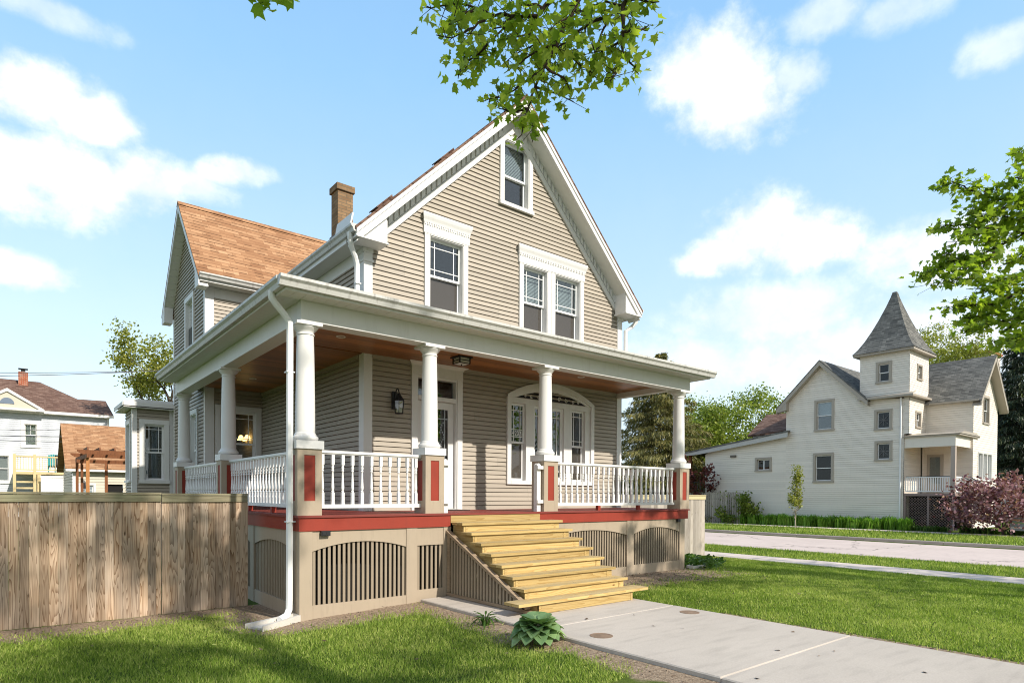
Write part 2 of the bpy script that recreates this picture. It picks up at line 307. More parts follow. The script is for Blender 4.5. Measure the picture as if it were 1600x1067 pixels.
grass_l = leafmat('grass_blade', (0.085, 0.145, 0.020), (0.235, 0.335, 0.052), (0.58, 0.60, 0.20), 0.42, 0.55, 0.2)
lily_l = leafmat('daylily_leaf', (0.09, 0.20, 0.02), (0.18, 0.37, 0.04), (0.34, 0.52, 0.09), 0.3)
def glow(name, c, s):
    m, nt = newmat(name)
    e = N(nt, 'Emission', None, Color=c, Strength=s)
    o = nt.nodes.new('ShaderNodeOutputMaterial'); nt.links.new(e.outputs[0], o.inputs[0]); return m
lampglow = glow('lit_lamp_shade', (1.0, 0.60, 0.20), 5.0)
# ------------------------------------------------------------------ geometry helpers
def tagd(o, label=None, cat=None, group=None, kind=None):
    for k, v in (('label', label), ('category', cat), ('group', group), ('kind', kind)):
        if v: o[k] = v
    return o
def root(name, loc, label, cat, group=None):
    o = bpy.data.objects.new(name, None); COL.objects.link(o); o.location = loc; o.empty_display_size = 0.2
    return tagd(o, label, cat, group)
def root_loc(p):
    while p is not None and p.parent is not None: p = p.parent
    return np.array(p.location) if p is not None else np.zeros(3)
def finish_mesh(me, mat, smooth=None, tones=None):
    n = len(me.polygons)
    if mat: me.materials.append(mat)
    nl = len(me.loops)
    vi = np.empty(nl, np.int32); me.loops.foreach_get('vertex_index', vi)
    co_ = np.empty(len(me.vertices)*3, np.float32); me.vertices.foreach_get('co', co_); co_ = co_.reshape(-1, 3)
    pn = np.empty(n*3, np.float32); me.polygons.foreach_get('normal', pn); pn = pn.reshape(-1, 3)
    lt = np.empty(n, np.int32); me.polygons.foreach_get('loop_total', lt)
    ln = np.repeat(pn, lt, axis=0)
    h = np.stack([-ln[:, 1], ln[:, 0], np.zeros(nl)], 1); hl = np.linalg.norm(h, axis=1)
    flat = hl < 0.05
    h[~flat] /= hl[~flat][:, None]; h[flat] = (1, 0, 0)
    w = np.cross(ln, h); w[flat] = (0, 1, 0)
    p = co_[vi]
    uv = np.stack([(p*h).sum(1), (p*w).sum(1)], 1).astype(np.float32)
    me.uv_layers.new(name='UVMap'); me.uv_layers[0].data.foreach_set('uv', uv.ravel())
    if tones is not None:
        at_ = me.attributes.new('tone', 'FLOAT', 'FACE'); at_.data.foreach_set('value', np.asarray(tones, np.float32))
    if smooth is not None:
        me.polygons.foreach_set('use_smooth', np.ones(n, bool)); me.set_sharp_from_angle(angle=rad(smooth))
    me.update()
class MB:
    def __init__(s, fr=None):
        s.v = []; s.f = []; s.t = []; s.fr = fr; s.tone = 0.5
    def pts(s, P):
        b = len(s.v)
        for p in P:
            if s.fr is not None:
                O, U, Nn = s.fr
                p = (O[0]+p[0]*U[0]+p[1]*Nn[0], O[1]+p[0]*U[1]+p[1]*Nn[1], O[2]+p[2])
            s.v.append((float(p[0]), float(p[1]), float(p[2])))
        return b
    def face(s, idx): s.f.append(tuple(idx)); s.t.append(s.tone)
    def quad(s, *P):
        b = s.pts(P); s.face(range(b, b+len(P)))
    def box(s, x0, x1, y0, y1, z0, z1):
        if x0 > x1: x0, x1 = x1, x0
        if y0 > y1: y0, y1 = y1, y0
        b = s.pts([(x0, y0, z0), (x1, y0, z0), (x1, y1, z0), (x0, y1, z0), (x0, y0, z1), (x1, y0, z1), (x1, y1, z1), (x0, y1, z1)])
        for q in ((0, 3, 2, 1), (4, 5, 6, 7), (0, 1, 5, 4), (1, 2, 6, 5), (2, 3, 7, 6), (3, 0, 4, 7)): s.face([b+i for i in q])
        return s
    def prism(s, poly, ax, a, b):
        """poly: 2D outline; ax 'x': (y,z), 'y': (x,z), 'z': (x,y); swept from a to b along ax"""
        def mk(p, t): return {'x': (t, p[0], p[1]), 'y': (p[0], t, p[1]), 'z': (p[0], p[1], t)}[ax]
        n = len(poly); i0 = s.pts([mk(p, a) for p in poly]); i1 = s.pts([mk(p, b) for p in poly])
        s.face([i0+i for i in range(n)][::-1]); s.face([i1+i for i in range(n)])
        for i in range(n):
            j = (i+1) % n; s.face([i0+i, i0+j, i1+j, i1+i])
        return s
    def beam(s, p, q, w, h, up=(0, 0, 1)):
        """box bar from p to q, w wide and h high"""
        p = np.array(p, float); q = np.array(q, float); d = q-p; d /= np.linalg.norm(d)
        up = np.array(up, float); sd = np.cross(d, up)
        if np.linalg.norm(sd) < 1e-6: sd = np.cross(d, np.array((0.0, 1.0, 0.0)) if abs(d[1]) < 0.9 else np.array((1.0, 0, 0)))
        sd /= np.linalg.norm(sd); u2 = np.cross(sd, d)
        P = [p+sd*a*w/2+u2*b*h/2 for a, b in ((-1, -1), (1, -1), (1, 1), (-1, 1))] + [q+sd*a*w/2+u2*b*h/2 for a, b in ((-1, -1), (1, -1), (1, 1), (-1, 1))]
        b = s.pts(P)
        for f in ((3, 2, 1, 0), (4, 5, 6, 7), (0, 1, 5, 4), (1, 2, 6, 5), (2, 3, 7, 6), (3, 0, 4, 7)): s.face([b+i for i in f])
        return s
    def tube(s, P, R, n=8, cap=True):
        P = [np.array(p, float) for p in P]
        if not hasattr(R, '__len__'): R = [R]*len(P)
        prev = None; rings = []
        for i, p in enumerate(P):
            d = (P[min(i+1, len(P)-1)]-P[max(i-1, 0)]); d /= (np.linalg.norm(d)+1e-9)
            if prev is None:
                a = np.array((0, 0, 1.0)) if abs(d[2]) < 0.9 else np.array((1.0, 0, 0))
                prev = np.cross(d, a)
            x = prev-d*np.dot(prev, d); x /= (np.linalg.norm(x)+1e-9); prev = x; y = np.cross(d, x)
            rings.append(s.pts([p+R[i]*(math.cos(2*math.pi*k/n)*x+math.sin(2*math.pi*k/n)*y) for k in range(n)]))
        for a, b in zip(rings, rings[1:]):
            for k in range(n): s.face([a+k, a+(k+1) % n, b+(k+1) % n, b+k])
        if cap:
            s.face([rings[0]+k for k in range(n)][::-1]); s.face([rings[-1]+k for k in range(n)])
        return s
    def lathe(s, cx, cy, prof, n=24, cap=True):
        rings = [s.pts([(cx+r*math.cos(2*math.pi*k/n), cy+r*math.sin(2*math.pi*k/n), z) for k in range(n)]) for r, z in prof]
        for a, b in zip(rings, rings[1:]):
            for k in range(n): s.face([a+k, a+(k+1) % n, b+(k+1) % n, b+k])
        if cap:
            s.face([rings[0]+k for k in range(n)][::-1]); s.face([rings[-1]+k for k in range(n)])
        return s
    def build(s, name, mat, parent=None, smooth=None, label=None, recalc=True):
        L = root_loc(parent)
        V = np.array(s.v, float)-L if s.v else np.zeros((0, 3))
        me = bpy.data.meshes.new(name); me.from_pydata([tuple(p) for p in V], [], s.f)
        if recalc and len(s.f) < 60000:
            bm = bmesh.new(); bm.from_mesh(me); bmesh.ops.recalc_face_normals(bm, faces=bm.faces); bm.to_mesh(me); bm.free()
        me.update()
        finish_mesh(me, mat, smooth, s.t)
        o = bpy.data.objects.new(name, me); COL.objects.link(o)
        if parent is not None: o.parent = parent
        if label: o['label'] = label
        return o
def leaf_mesh(name, V, tones, mat, parent=None, shade=False):
    """V: (n, k, 3) array of leaf polygons"""
    n, k, _ = V.shape
    me = bpy.data.meshes.new(name)
    V = V-root_loc(parent)
    me.vertices.add(n*k); me.vertices.foreach_set('co', V.reshape(-1).astype(np.float32))
    me.loops.add(n*k); me.loops.foreach_set('vertex_index', np.arange(n*k, dtype=np.int32))
    me.polygons.add(n); me.polygons.foreach_set('loop_start', np.arange(0, n*k, k, dtype=np.int32))
    try: me.polygons.foreach_set('loop_total', np.full(n, k, np.int32))
    except Exception: pass
    me.update(calc_edges=True); me.materials.append(mat)
    a = me.attributes.new('tone', 'FLOAT', 'FACE'); a.data.foreach_set('value', np.clip(tones, 0, 1).astype(np.float32))
    o = bpy.data.objects.new(name, me); COL.objects.link(o)
    if parent is not None: o.parent = parent
    return o
FRONT = lambda y: ((0, y, 0), (1, 0, 0), (0, -1, 0))     # wall seen from -Y : local u = world x
LEFT = lambda x: ((x, 0, 0), (0, 1, 0), (-1, 0, 0))      # wall seen from -X : local u = world y
def siding(mb, u0, u1, z0, z1, holes=(), exp=0.09, lip=0.02, gr=0.015):
    """lap siding as real courses, each tilted out at its lower edge, cut round the window holes (u0,u1,z0,z1)"""
    f0 = u0 if callable(u0) else (lambda z: u0)
    f1 = u1 if callable(u1) else (lambda z: u1)
    z = z0; k = 0
    while z < z1-1e-4:
        zt = min(z+exp, z1)
        mb.tone = random.random()
        cuts = sorted({z, zt} | {h[i] for h in holes for i in (2, 3) if z < h[i] < zt})
        for a, b in zip(cuts, cuts[1:]):
            na = lip*(1-(a-z)/exp); nb = lip*(1-(b-z)/exp)
            mid = (a+b)/2
            hs = sorted((h[0], h[1]) for h in holes if h[2] < mid < h[3])
            edges = [(f0(a), f0(b))]
            for h0, h1 in hs: edges += [(h0, h0), (h1, h1)]
            edges.append((f1(a), f1(b)))
            if exp < 0.1:        # panel joints every 3.66 m, staggered two courses at a time
                e2 = []
                off = (math.sin((k//2)*12.9898+z0)*43758.5) % 3.66
                for (p_, q_) in zip(edges[::2], edges[1::2]):
                    e2.append(p_); s_ = off-14.64
                    while s_ < max(q_):
                        if min(p_)+0.25 < s_ and max(p_)+0.25 < s_ < min(q_)-0.25: e2 += [(s_, s_), (s_+0.002, s_+0.002)]
                        s_ += 3.66
                    e2.append(q_)
                edges = e2
            for (la, lb), (ra, rb) in zip(edges[::2], edges[1::2]):
                if ra-la < 0.003 and rb-lb < 0.003: continue
                if exp < 0.1: mb.tone = 0.5+0.5*math.sin((k//2)*78.233+la*3.1)*0.8
                if b == zt and b-a > gr*1.5:
                    t = (b-gr-a)/(b-a); lc, rc, nc = la+(lb-la)*t, ra+(rb-ra)*t, na+(nb-na)*t
                    mb.quad((la, na, a), (ra, na, a), (rc, nc, b-gr), (lc, nc, b-gr)); mb.quad((lc, nc, b-gr), (rc, nc, b-gr), (rb, -0.022, b), (lb, -0.022, b))
                else: mb.quad((la, na, a), (ra, na, a), (rb, nb, b), (lb, nb, b))
                if a == z: mb.quad((la, -0.022, a), (ra, -0.022, a), (ra, na, a), (la, na, a))
        z = zt; k += 1
    mb.tone = 0.5
def window(parent, fr, u0, u1, z0, z1, cw=0.1, proud=0.045, rec=0.07, style='double', muntin='prairie', head=None, sill=True,
           casing=None, sash=None, blind=None, low=None, gm0=None, label=None, zm=None, name='window', wname=True):
    casing = casing or white; sash = sash or white2; low = low or gm0 or glass; gm0 = gm0 or glass
    b = MB(fr)
    hz = head or cw
    b.box(u0-cw, u0, -0.03, proud, z0, z1); b.box(u1, u1+cw, -0.03, proud, z0, z1)
    b.box(u0-cw-0.004, u1+cw+0.004, -0.03, proud+0.004, z1, z1+hz)
    if sill: b.box(u0-cw-0.02, u1+cw+0.02, -0.03, proud+0.03, z0-cw*0.75, z0)
    else: b.box(u0-cw, u1+cw, -0.03, proud-0.003, z0-cw*0.75, z0)
    # reveals
    t = 0.018; d = -rec-0.09
    b.box(u0, u0+t, d, proud-0.012, z0, z1); b.box(u1-t, u1, d, proud-0.012, z0, z1)
    b.box(u0+t, u1-t, d, proud-0.012, z1-t, z1); b.box(u0+t, u1-t, d, proud-0.012, z0, z0+t)
    w = b.build(name, casing, parent, label=label)
    u0 += t; u1 -= t; z0 += t; z1 -= t
    def fill(a0, a1, c0, c1, n, fw, mt, gm):
        s = MB(fr)
        s.box(a0, a0+fw, n-0.035, n, c0, c1); s.box(a1-fw, a1, n-0.035, n, c0, c1)
        s.box(a0+fw, a1-fw, n-0.035, n, c0, c0+fw); s.box(a0+fw, a1-fw, n-0.035, n, c1-fw, c1)
        s.build('sash', sash, w)
        g0, g1, h0, h1 = a0+fw, a1-fw, c0+fw, c1-fw
        if mt:
            m = MB(fr); k = 0.016; nn = n-0.008
            if mt == 'prairie':
                o = min(0.11, (g1-g0)*0.2)
                us, zs = [g0+o, g1-o], [h0+o, h1-o]
            elif mt == 'grid': us, zs = [(g0+g1)/2], [(h0+h1)/2]
            else: us, zs = [(g0+g1)/2], []
            cutz = [h0]+zs+[h1]
            for z in zs: m.box(g0, g1, nn-0.014, nn, z-k/2, z+k/2)
            for u in us:
                for za, zb in zip(cutz, cutz[1:]):
                    m.box(u-k/2, u+k/2, nn-0.0135, nn-0.0005, za+(k/2 if za != h0 else 0), zb-(k/2 if zb != h1 else 0))
            m.build('muntin', sash, w)
        MB(fr).box(g0, g1, n-0.024, n-0.018, h0, h1).build('pane', gm, w)
    if style == 'double':
        zm = zm or (z0+z1)/2
        fill(u0, u1, zm-0.022, z1, -rec+0.012, 0.042, muntin, gm0)
        fill(u0, u1, z0, zm+0.022, -rec-0.026, 0.045, None, low)
    elif style == 'slider':
        um = (u0+u1)/2
        fill(u0, um, z0, z1, -rec+0.012, 0.04, None, gm0); fill(um, u1, z0, z1, -rec-0.012, 0.04, None, gm0)
    else: fill(u0, u1, z0, z1, -rec, 0.045, muntin, gm0)
    if blind:
        zb, bm_ = blind
        s = MB(fr)
        nb = int((z1-zb)/0.03)
        for i in range(nb):
            za = zb+(z1-zb)*i/nb
            s.quad((u0+0.01, -rec-0.10, za), (u1-0.01, -rec-0.10, za), (u1-0.01, -rec-0.115, za+(z1-zb)/nb), (u0+0.01, -rec-0.115, za+(z1-zb)/nb))
        s.build('blind', bm_, w)
    return w
def crown_head(parent_w, fr, u0, u1, z0, z1, mat, dent=True):
    """window cap: frieze board with a row of dentils under a flaring crown"""
    b = MB(fr); h = z1-z0
    b.box(u0, u1, -0.02, 0.055, z0, z0+h*0.52)
    prof = [(0.0, z0+h*0.52), (0.065, z0+h*0.52), (0.075, z0+h*0.64), (0.095, z0+h*0.78), (0.105, z0+h*0.9), (0.105, z1), (0.0, z1+0.02)]
    n = len(prof)
    e = [0.0+max(0, p[0]-0.055)*0.9 for p in prof]
    i0 = b.pts([(u0-e[i], p[0], p[1]) for i, p in enumerate(prof)]); i1 = b.pts([(u1+e[i], p[0], p[1]) for i, p in enumerate(prof)])
    b.face([i0+i for i in range(n)]); b.face([i1+i for i in range(n)][::-1])
    for i in range(n):
        j = (i+1) % n; b.face([i0+i, i1+i, i1+j, i0+j])
    if dent:
        k = int((u1-u0)/0.05)
        for i in range(k):
            u = u0+(i+0.25)*(u1-u0)/k
            b.box(u, u+0.026, 0.055, 0.07, z0+h*0.40, z0+h*0.52)
    return b.build('head_trim', mat, parent_w)
def slab(mb, p0, p1, p2, p3, t):
    """roof slab: four corners of the top, thickness t downwards"""
    a = mb.pts([p0, p1, p2, p3]); b = mb.pts([(p[0], p[1], p[2]-t) for p in (p0, p1, p2, p3)])
    mb.face([a, a+1, a+2, a+3]); mb.face([b+3, b+2, b+1, b])
    for i in range(4):
        j = (i+1) % 4; mb.face([a+i, b+i, b+j, a+j])
def on(px, py, ax, val):
    d = CF + CR*(px-800)/FPX + CU*(CY-py)/FPX
    i = 'xyz'.index(ax); return CAM + d*(val-CAM[i])/d[i]
# ================================================================== the house with the wraparound porch
XL, XR, YF, YB = 1.82, 8.61, 1.82, 14.0
RX, RZ, SL = 5.2, 9.94, 0.985
zr = lambda x: RZ-SL*abs(x-RX)
xl_at = lambda z: RX-(RZ-z)/SL
H = root('house', (5.2, 4.0, 0.0), 'tan clapboard house with white columned wraparound porch and steep front gable', 'house')
# --- front wall
w1 = (3.13, 3.91, 5.22, 6.66); w2a = (5.45, 6.15, 5.20, 6.66); w2b = (6.37, 7.17, 5.20, 6.66); att = (4.915, 5.60, 7.83, 9.13)
doorh = (2.84, 3.82, 1.40, 4.02); archh = (5.135, 7.55, 2.06, 3.80)
b = MB(FRONT(YF))
siding(b, lambda z: max(XL+0.13, xl_at(z)+0.1), lambda z: min(XR-0.13, 2*RX-xl_at(z)-0.1), 1.45, 9.62, [w1, w2a, w2b, att, doorh, archh])
b.build('wall', siding_m, H, recalc=False)
b = MB(LEFT(XL)); siding(b, YF+0.16, 7.56, 1.45, 6.14); b.build('wall', siding_m, H, recalc=False)
b = MB(); b.box(XR-0.02, XR, YF+0.1, YB, 0, 6.2); b.prism([(XL, 0), (XR-0.03, 0), (XR-0.03, 6.2), (RX, 9.6), (XL, 6.2)], 'y', YB-0.03, YB)
b.box(XL+0.02, XR-0.04, YF+0.05, YF+0.25, -0.05, 1.40); b.box(XL, XL+0.03, 7.6, YB-0.05, 0, 6.4)
b.build('wall', siding_m, H)
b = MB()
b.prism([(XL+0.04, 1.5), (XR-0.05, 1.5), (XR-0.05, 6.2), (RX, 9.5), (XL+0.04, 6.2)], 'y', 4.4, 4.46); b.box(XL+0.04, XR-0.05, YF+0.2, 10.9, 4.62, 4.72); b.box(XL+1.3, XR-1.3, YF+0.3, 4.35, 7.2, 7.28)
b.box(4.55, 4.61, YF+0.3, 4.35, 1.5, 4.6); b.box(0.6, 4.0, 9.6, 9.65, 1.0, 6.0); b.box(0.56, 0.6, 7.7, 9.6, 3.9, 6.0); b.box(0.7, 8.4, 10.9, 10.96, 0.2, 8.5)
b.build('dark_backing', interior, H)  # dark planes added so the rooms behind the windows stay dim
# --- corner boards
def corner_board(*bx):
    b = MB()
    for q in bx: b.box(*q)
    return b.build('corner_board', white, H)
corner_board((XL-0.026, XL+0.14, YF-0.026, YF+0.01, 1.45, 6.12), (XL-0.026, XL+0.01, YF+0.01, YF+0.17, 1.45, 6.12),
             (XL-0.045, XL+0.155, YF-0.045, YF+0.19, 5.86, 5.90), (XL-0.040, XL+0.15, YF-0.040, YF+0.185, 6.02, 6.13))
corner_board((XR-0.14, XR+0.026, YF-0.026, YF+0.01, 1.45, 6.12), (XR-0.01, XR+0.026, YF+0.01, YF+0.17, 0.0, 6.12), (XR-0.155, XR+0.045, YF-0.045, YF+0.19, 6.02, 6.13))
# --- main roof
b = MB()
slab(b, (RX, 1.40, RZ), (RX, YB+0.3, RZ), (1.46, YB+0.3, zr(1.46)), (1.46, 1.40, zr(1.46)), 0.055)
slab(b, (RX, 1.40, RZ), (8.94, 1.40, zr(8.94)), (8.94, YB+0.3, zr(8.94)), (RX, YB+0.3, RZ), 0.055)
b.prism([(RX-0.13, RZ-0.11), (RX, RZ+0.025), (RX+0.13, RZ-0.11), (RX, RZ-0.02)], 'y', 1.395, YB+0.3)
roof = b.build('roof', brown_sh, H)
for px, py in ((597, 318), (694, 241)):
    p = on(px, py+11, 'y', 3.1); zz = zr(p[0])
    v = MB(); v.beam((p[0]-0.16, 3.1, zz-0.16+0.02), (p[0]+0.16, 3.1, zz+0.16+0.02), 0.30, 0.05, (-0.7, 0, 0.7))
    v.beam((p[0]-0.20, 3.1, zz-0.20+0.055), (p[0]+0.14, 3.1, zz+0.14+0.055), 0.34, 0.022, (-0.7, 0, 0.7))
    v.build('roof_vent', brown_sh, roof)
# --- rake trim
def rake(sgn):
    X = lambda d: RX+sgn*d
    L0, L1 = 0.0, 3.72
    b = MB()
    def strip(y0, y1, o0, o1, d0=L0, d1=L1):
        P = [(X(d0), RZ-SL*d0-o0), (X(d1), RZ-SL*d1-o0), (X(d1), RZ-SL*d1-o1), (X(d0), RZ-SL*d0-o1)]
        b.prism(P, 'y', y0, y1)
    strip(1.405, 1.425, 0.056, 0.135)
    b.prism([(X(0), RZ-0.056), (X(3.72), RZ-SL*3.72-0.056), (X(3.72), 6.115), (X((RZ-0.285-6.115)/SL), 6.115), (X(0), RZ-0.285)], 'y', 1.425, 1.455)
    b.prism([(X(0), RZ-0.255), (X((RZ-0.285-6.13)/SL), 6.16), (X((RZ-0.285-6.13)/SL), 6.13), (X(0), RZ-0.285)], 'y', 1.412, 1.424)
    b.build('rake_trim', white, H)
    b = MB(); P = [(X(0), RZ-0.255), (X(3.70), RZ-SL*3.70-0.255), (X(3.70), RZ-SL*3.70-0.275), (X(0), RZ-0.275)]
    b.prism(P, 'y', 1.456, YF-0.01)
    b.build('soffit', soff, H)
    for k in range(1):
        b = MB()
        n = 26
        for i in range(n):
            d = 0.25+i*(2.95/n)
            P = [(X(d), RZ-SL*d-0.278), (X(d+0.075), RZ-SL*(d+0.075)-0.278), (X(d+0.075), RZ-SL*(d+0.075)-0.44), (X(d), RZ-SL*d-0.44)]
            b.prism(P, 'y', YF-0.052, YF-0.020)
        P = [(X(0.0), RZ-0.278), (X(3.2), RZ-SL*3.2-0.278), (X(3.2), RZ-SL*3.2-0.46), (X(0.0), RZ-0.46)]
        b.prism(P, 'y', YF-0.020, YF-0.0)
        P = [(X(0.0), RZ-0.46), (X(3.34), RZ-SL*3.34-0.46), (X(3.34), RZ-SL*3.34-0.60), (X(0.0), RZ-0.60)]
        b.prism(P, 'y', YF-0.046, YF-0.0)
        b.build('frieze_dentils', white, H)
    # boxed cornice return at the foot of the rake
    b = MB(); e = 3.70
    P = [(X(e), RZ-SL*e-0.10), (X(e), 6.116), (X(3.14), 6.116), (X(3.14), RZ-SL*3.14-0.10)]
    b.prism(P, 'y', 1.456, YF-0.055); P = [(X((RZ-0.34-6.116)/SL), 6.116), (X(3.14), 6.116), (X(3.14), RZ-SL*3.14-0.34)]; b.prism(P, 'y', 1.43, 1.4555); b.prism([(X(e+0.02), 6.09), (X(e+0.02), 6.115), (X(3.12), 6.115), (X(3.12), 6.09)], 'y', 1.41, YF-0.03)
    b.build('cornice_return', white, H)
rake(-1); rake(1)
# --- eaves of the main roof
def gutter(P0, P1, out, name='gutter', h=0.12, w=0.11, top=0):
    """K-profile gutter between two points of its back top edge; out = outward direction"""
    P0 = np.array(P0, float); P1 = np.array(P1, float); o = np.array(out, float)
    prof = [(0, 0), (0, -h), (w*0.55, -h), (w*0.72, -h*0.55), (w, -h*0.3), (w, 0), (w-0.015, 0), (w-0.015, -0.02), (w*0.6, -h*0.85), (0.012, -h*0.85), (0.012, 0)]
    b = MB(); n = len(prof)
    i0 = b.pts([P0+o*u+np.array((0, 0, v)) for u, v in prof]); i1 = b.pts([P1+o*u+np.array((0, 0, v)) for u, v in prof])
    for i in range(n):
        j = (i+1) % n; b.face([i0+i, i1+i, i1+j, i0+j])
    b.quad(*[P0+o*u+np.array((0, 0, v)) for u, v in prof[:6]]); b.quad(*[P1+o*u+np.array((0, 0, v)) for u, v in prof[:6]])
    return b.build(name, guttr if name == 'gutter' else white, H)
gutter((1.50, 1.43, 6.29), (1.50, 7.04, 6.29), (-1, 0, 0)); gutter((8.90, 1.43, 6.29), (8.90, YB, 6.29), (1, 0, 0))
MB().box(1.505, XL-0.028, 1.83, 7.4, 6.10, 6.125).build('soffit', soff, H); MB().box(8.64, 8.895, 1.83, YB, 6.10, 6.125).build('soffit', soff, H)
b = MB(); b.box(1.478, 1.500, 1.83, 7.3, 6.09, 6.235); b.box(8.90-0.022+0.0, 8.899, 1.83, YB, 6.09, 6.2); b.build('fascia', white, H)
b = MB(); b.box(XL-0.024, XL, YF+0.2, 7.52, 5.88, 6.10); b.build('frieze_board', white, H)
b = MB(); b.prism([(1.40, 6.29), (1.425, 6.29), (1.47, 6.50), (1.44, 6.50)], 'y', 1.50, 2.12); b.build('splash_guard', white, H)
def downspout(P, w=0.085, d=0.065):
    b = MB(); P = [np.array(p, float) for p in P]
    b.tube(P, [w*0.56]*len(P), 8)
    return b
b = downspout([(1.445, 1.60, 6.19), (1.445, 1.60, 6.10), (1.50, 1.66, 5.98), (1.60, 1.73, 5.85), (1.645, 1.755, 5.74), (1.65, 1.76, 5.55), (1.65, 1.76, 5.0)])
b.box(1.60, 1.70, 1.70, 1.79, 5.40, 5.42)
b.build('downspout', white2, H, 40)
b = downspout([(8.95, 1.60, 6.18), (8.95, 1.62, 6.02), (8.88, 1.70, 5.90), (8.70, 1.74, 5.78), (8.70, 1.74, 5.0)]); b.build('downspout', white2, H, 40)
# --- gable windows
wo_ = window(H, FRONT(YF), *w1, cw=0.105, zm=5.935, low=screenm, head=0.02); crown_head(wo_, FRONT(YF), 3.0, 4.04, 6.68, 7.05, white)
wo_ = window(H, FRONT(YF), w2a[0], w2a[1], w2a[2], w2a[3], cw=0.105, zm=5.90, low=screenm, head=0.02, blind=(5.92, blindm)); crown_head(wo_, FRONT(YF), 5.325, 7.30, 6.68, 7.05, white)
window(H, FRONT(YF), w2b[0], w2b[1], w2b[2], w2b[3], cw=0.108, zm=5.90, low=screenm, head=0.015, blind=(5.92, blindm))
window(H, FRONT(YF), *att, cw=0.10, zm=8.43, low=glass, muntin=None, head=0.12, blind=(8.45, blindm))
# --- wing
WX, WY0, WY1, WRY, WRZ, WSL = 0.53, 7.55, 11.15, 9.35, 9.17, 1.1
zw = lambda y: WRZ-WSL*abs(y-WRY)
wu = (8.73, 9.52, 4.95, 6.66); wl = (8.37, 9.05, 1.95, 3.72)
b = MB(LEFT(WX)); siding(b, lambda z: max(WY0+0.0, WRY-(WRZ-0.12-z)/WSL), lambda z: min(WY1, WRY+(WRZ-0.12-z)/WSL), 0.0, 9.0, [wu, wl]); b.build('wall', siding_m, H, recalc=False)
bw = (0.84, 1.68, 2.0, 3.745)
b = MB(FRONT(WY0)); siding(b, WX+0.17, XL, 1.45, 6.40, [bw]); b.build('wall', siding_m, H, recalc=False)
b = MB(); b.box(WX+0.02, 8.5, WY1-0.03, WY1, 0, 6.5); b.build('wall', siding_m, H)
window(H, LEFT(WX), *wu, cw=0.10, head=0.12, low=screenm, blind=(5.8, blindm)); window(H, LEFT(WX), *wl, cw=0.10, head=0.11, low=screenm)
window(H, FRONT(WY0), *bw, cw=0.11, head=0.12, zm=2.96)
corner_board((WX-0.026, WX+0.175, WY0-0.026, WY0+0.005, 1.45, 6.62), (WX-0.026, WX+0.005, WY0+0.005, WY0+0.10, 1.45, 6.62)); corner_board((WX-0.026, WX+0.01, WY1-0.10, WY1+0.02, 0, 6.6))
b = MB()
slab(b, (0.28, WRY, WRZ), (4.6, WRY, WRZ), (4.6, 7.14, zw(7.14)), (0.28, 7.14, zw(7.14)), 0.05)
slab(b, (0.28, WRY, WRZ), (0.28, 11.56, zw(11.56)), (4.6, 11.56, zw(11.56)), (4.6, WRY, WRZ), 0.05)
b.prism([(WRY-0.12, WRZ-0.10), (WRY, WRZ+0.025), (WRY+0.12, WRZ-0.10), (WRY, WRZ-0.02)], 'x', 0.275, 4.5)
b.build('roof', orange_sh, H)
b = MB()
for s in (-1, 1):
    P = [(WRY, WRZ-0.051), (WRY+s*2.2, WRZ-WSL*2.2-0.051), (WRY+s*2.2, WRZ-WSL*2.2-0.23), (WRY, WRZ-0.23)]
    b.prism(P, 'x', 0.285, 0.31)
    P = [(WRY+s*2.19, WRZ-WSL*2.19-0.231), (WRY+s*2.19, 6.50), (WRY+s*1.83, 6.50), (WRY+s*1.83, WRZ-WSL*1.83-0.231)]
    b.prism(P, 'x', 0.287, 0.50)
b.build('rake_trim', white, H)
b = MB()
for s in (-1, 1):
    for k in range(16):
        d0, d1 = k*2.15/16+0.004, (k+1)*2.15/16-0.004
        P = [(WRY+s*d0, WRZ-WSL*d0-0.20), (WRY+s*d1, WRZ-WSL*d1-0.20), (WRY+s*d1, WRZ-WSL*d1-0.215), (WRY+s*d0, WRZ-WSL*d0-0.215)]
        b.prism(P, 'x', 0.311, WX-0.002)
b.build('soffit', soff, H)
gutter((0.30, 7.15, 6.78), (1.98, 7.15, 6.78), (0, -1, 0), h=0.11)
b = MB(); b.box(0.32, 1.9, 7.16, 7.52, 6.62, 6.64); b.build('soffit', soff, H)
b = MB(); b.box(0.30, 2.0, 7.15, 7.158, 6.61, 6.67); b.build('fascia', white, H)
b = MB(); b.box(WX+0.18, XL, WY0-0.024, WY0, 6.38, 6.615); b.build('frieze_board', white, H)
b = MB(); b.box(1.56, 1.675, WY0-0.10, WY0-0.02, 1.45+3.4, 6.66); b.build('downspout', white2, H)
# --- bay at the back
BX, BY = -0.46, 11.3
bwin = (-0.20, 0.31, 2.10, 3.66)
b = MB(FRONT(BY)); siding(b, BX+0.09, WX-0.0, 0.0, 4.06, [bwin]); b.build('wall', siding_m, H, recalc=False)
bl = (11.60, 12.25, 2.10, 3.66)
b = MB(LEFT(BX)); siding(b, BY+0.09, 12.6, 0.0, 4.06, [bl]); b.build('wall', siding_m, H, recalc=False)
b = MB(); b.box(BX+0.03, 8.4, 12.6, 12.64, 0, 4.06); b.box(0.6, 1.7, 11.2, 12.6, 0.0, 4.2); b.build('wall', siding_m, H)
corner_board((BX-0.024, BX+0.10, BY-0.024, BY+0.005, 0, 4.06), (BX-0.024, BX+0.005, BY+0.005, BY+0.10, 0, 4.06)); corner_board((0.43, 0.54, BY-0.024, BY+0.005, 0, 4.06))
window(H, FRONT(BY), *bwin, cw=0.11, head=0.12); window(H, LEFT(BX), *bl, cw=0.08, head=0.11)
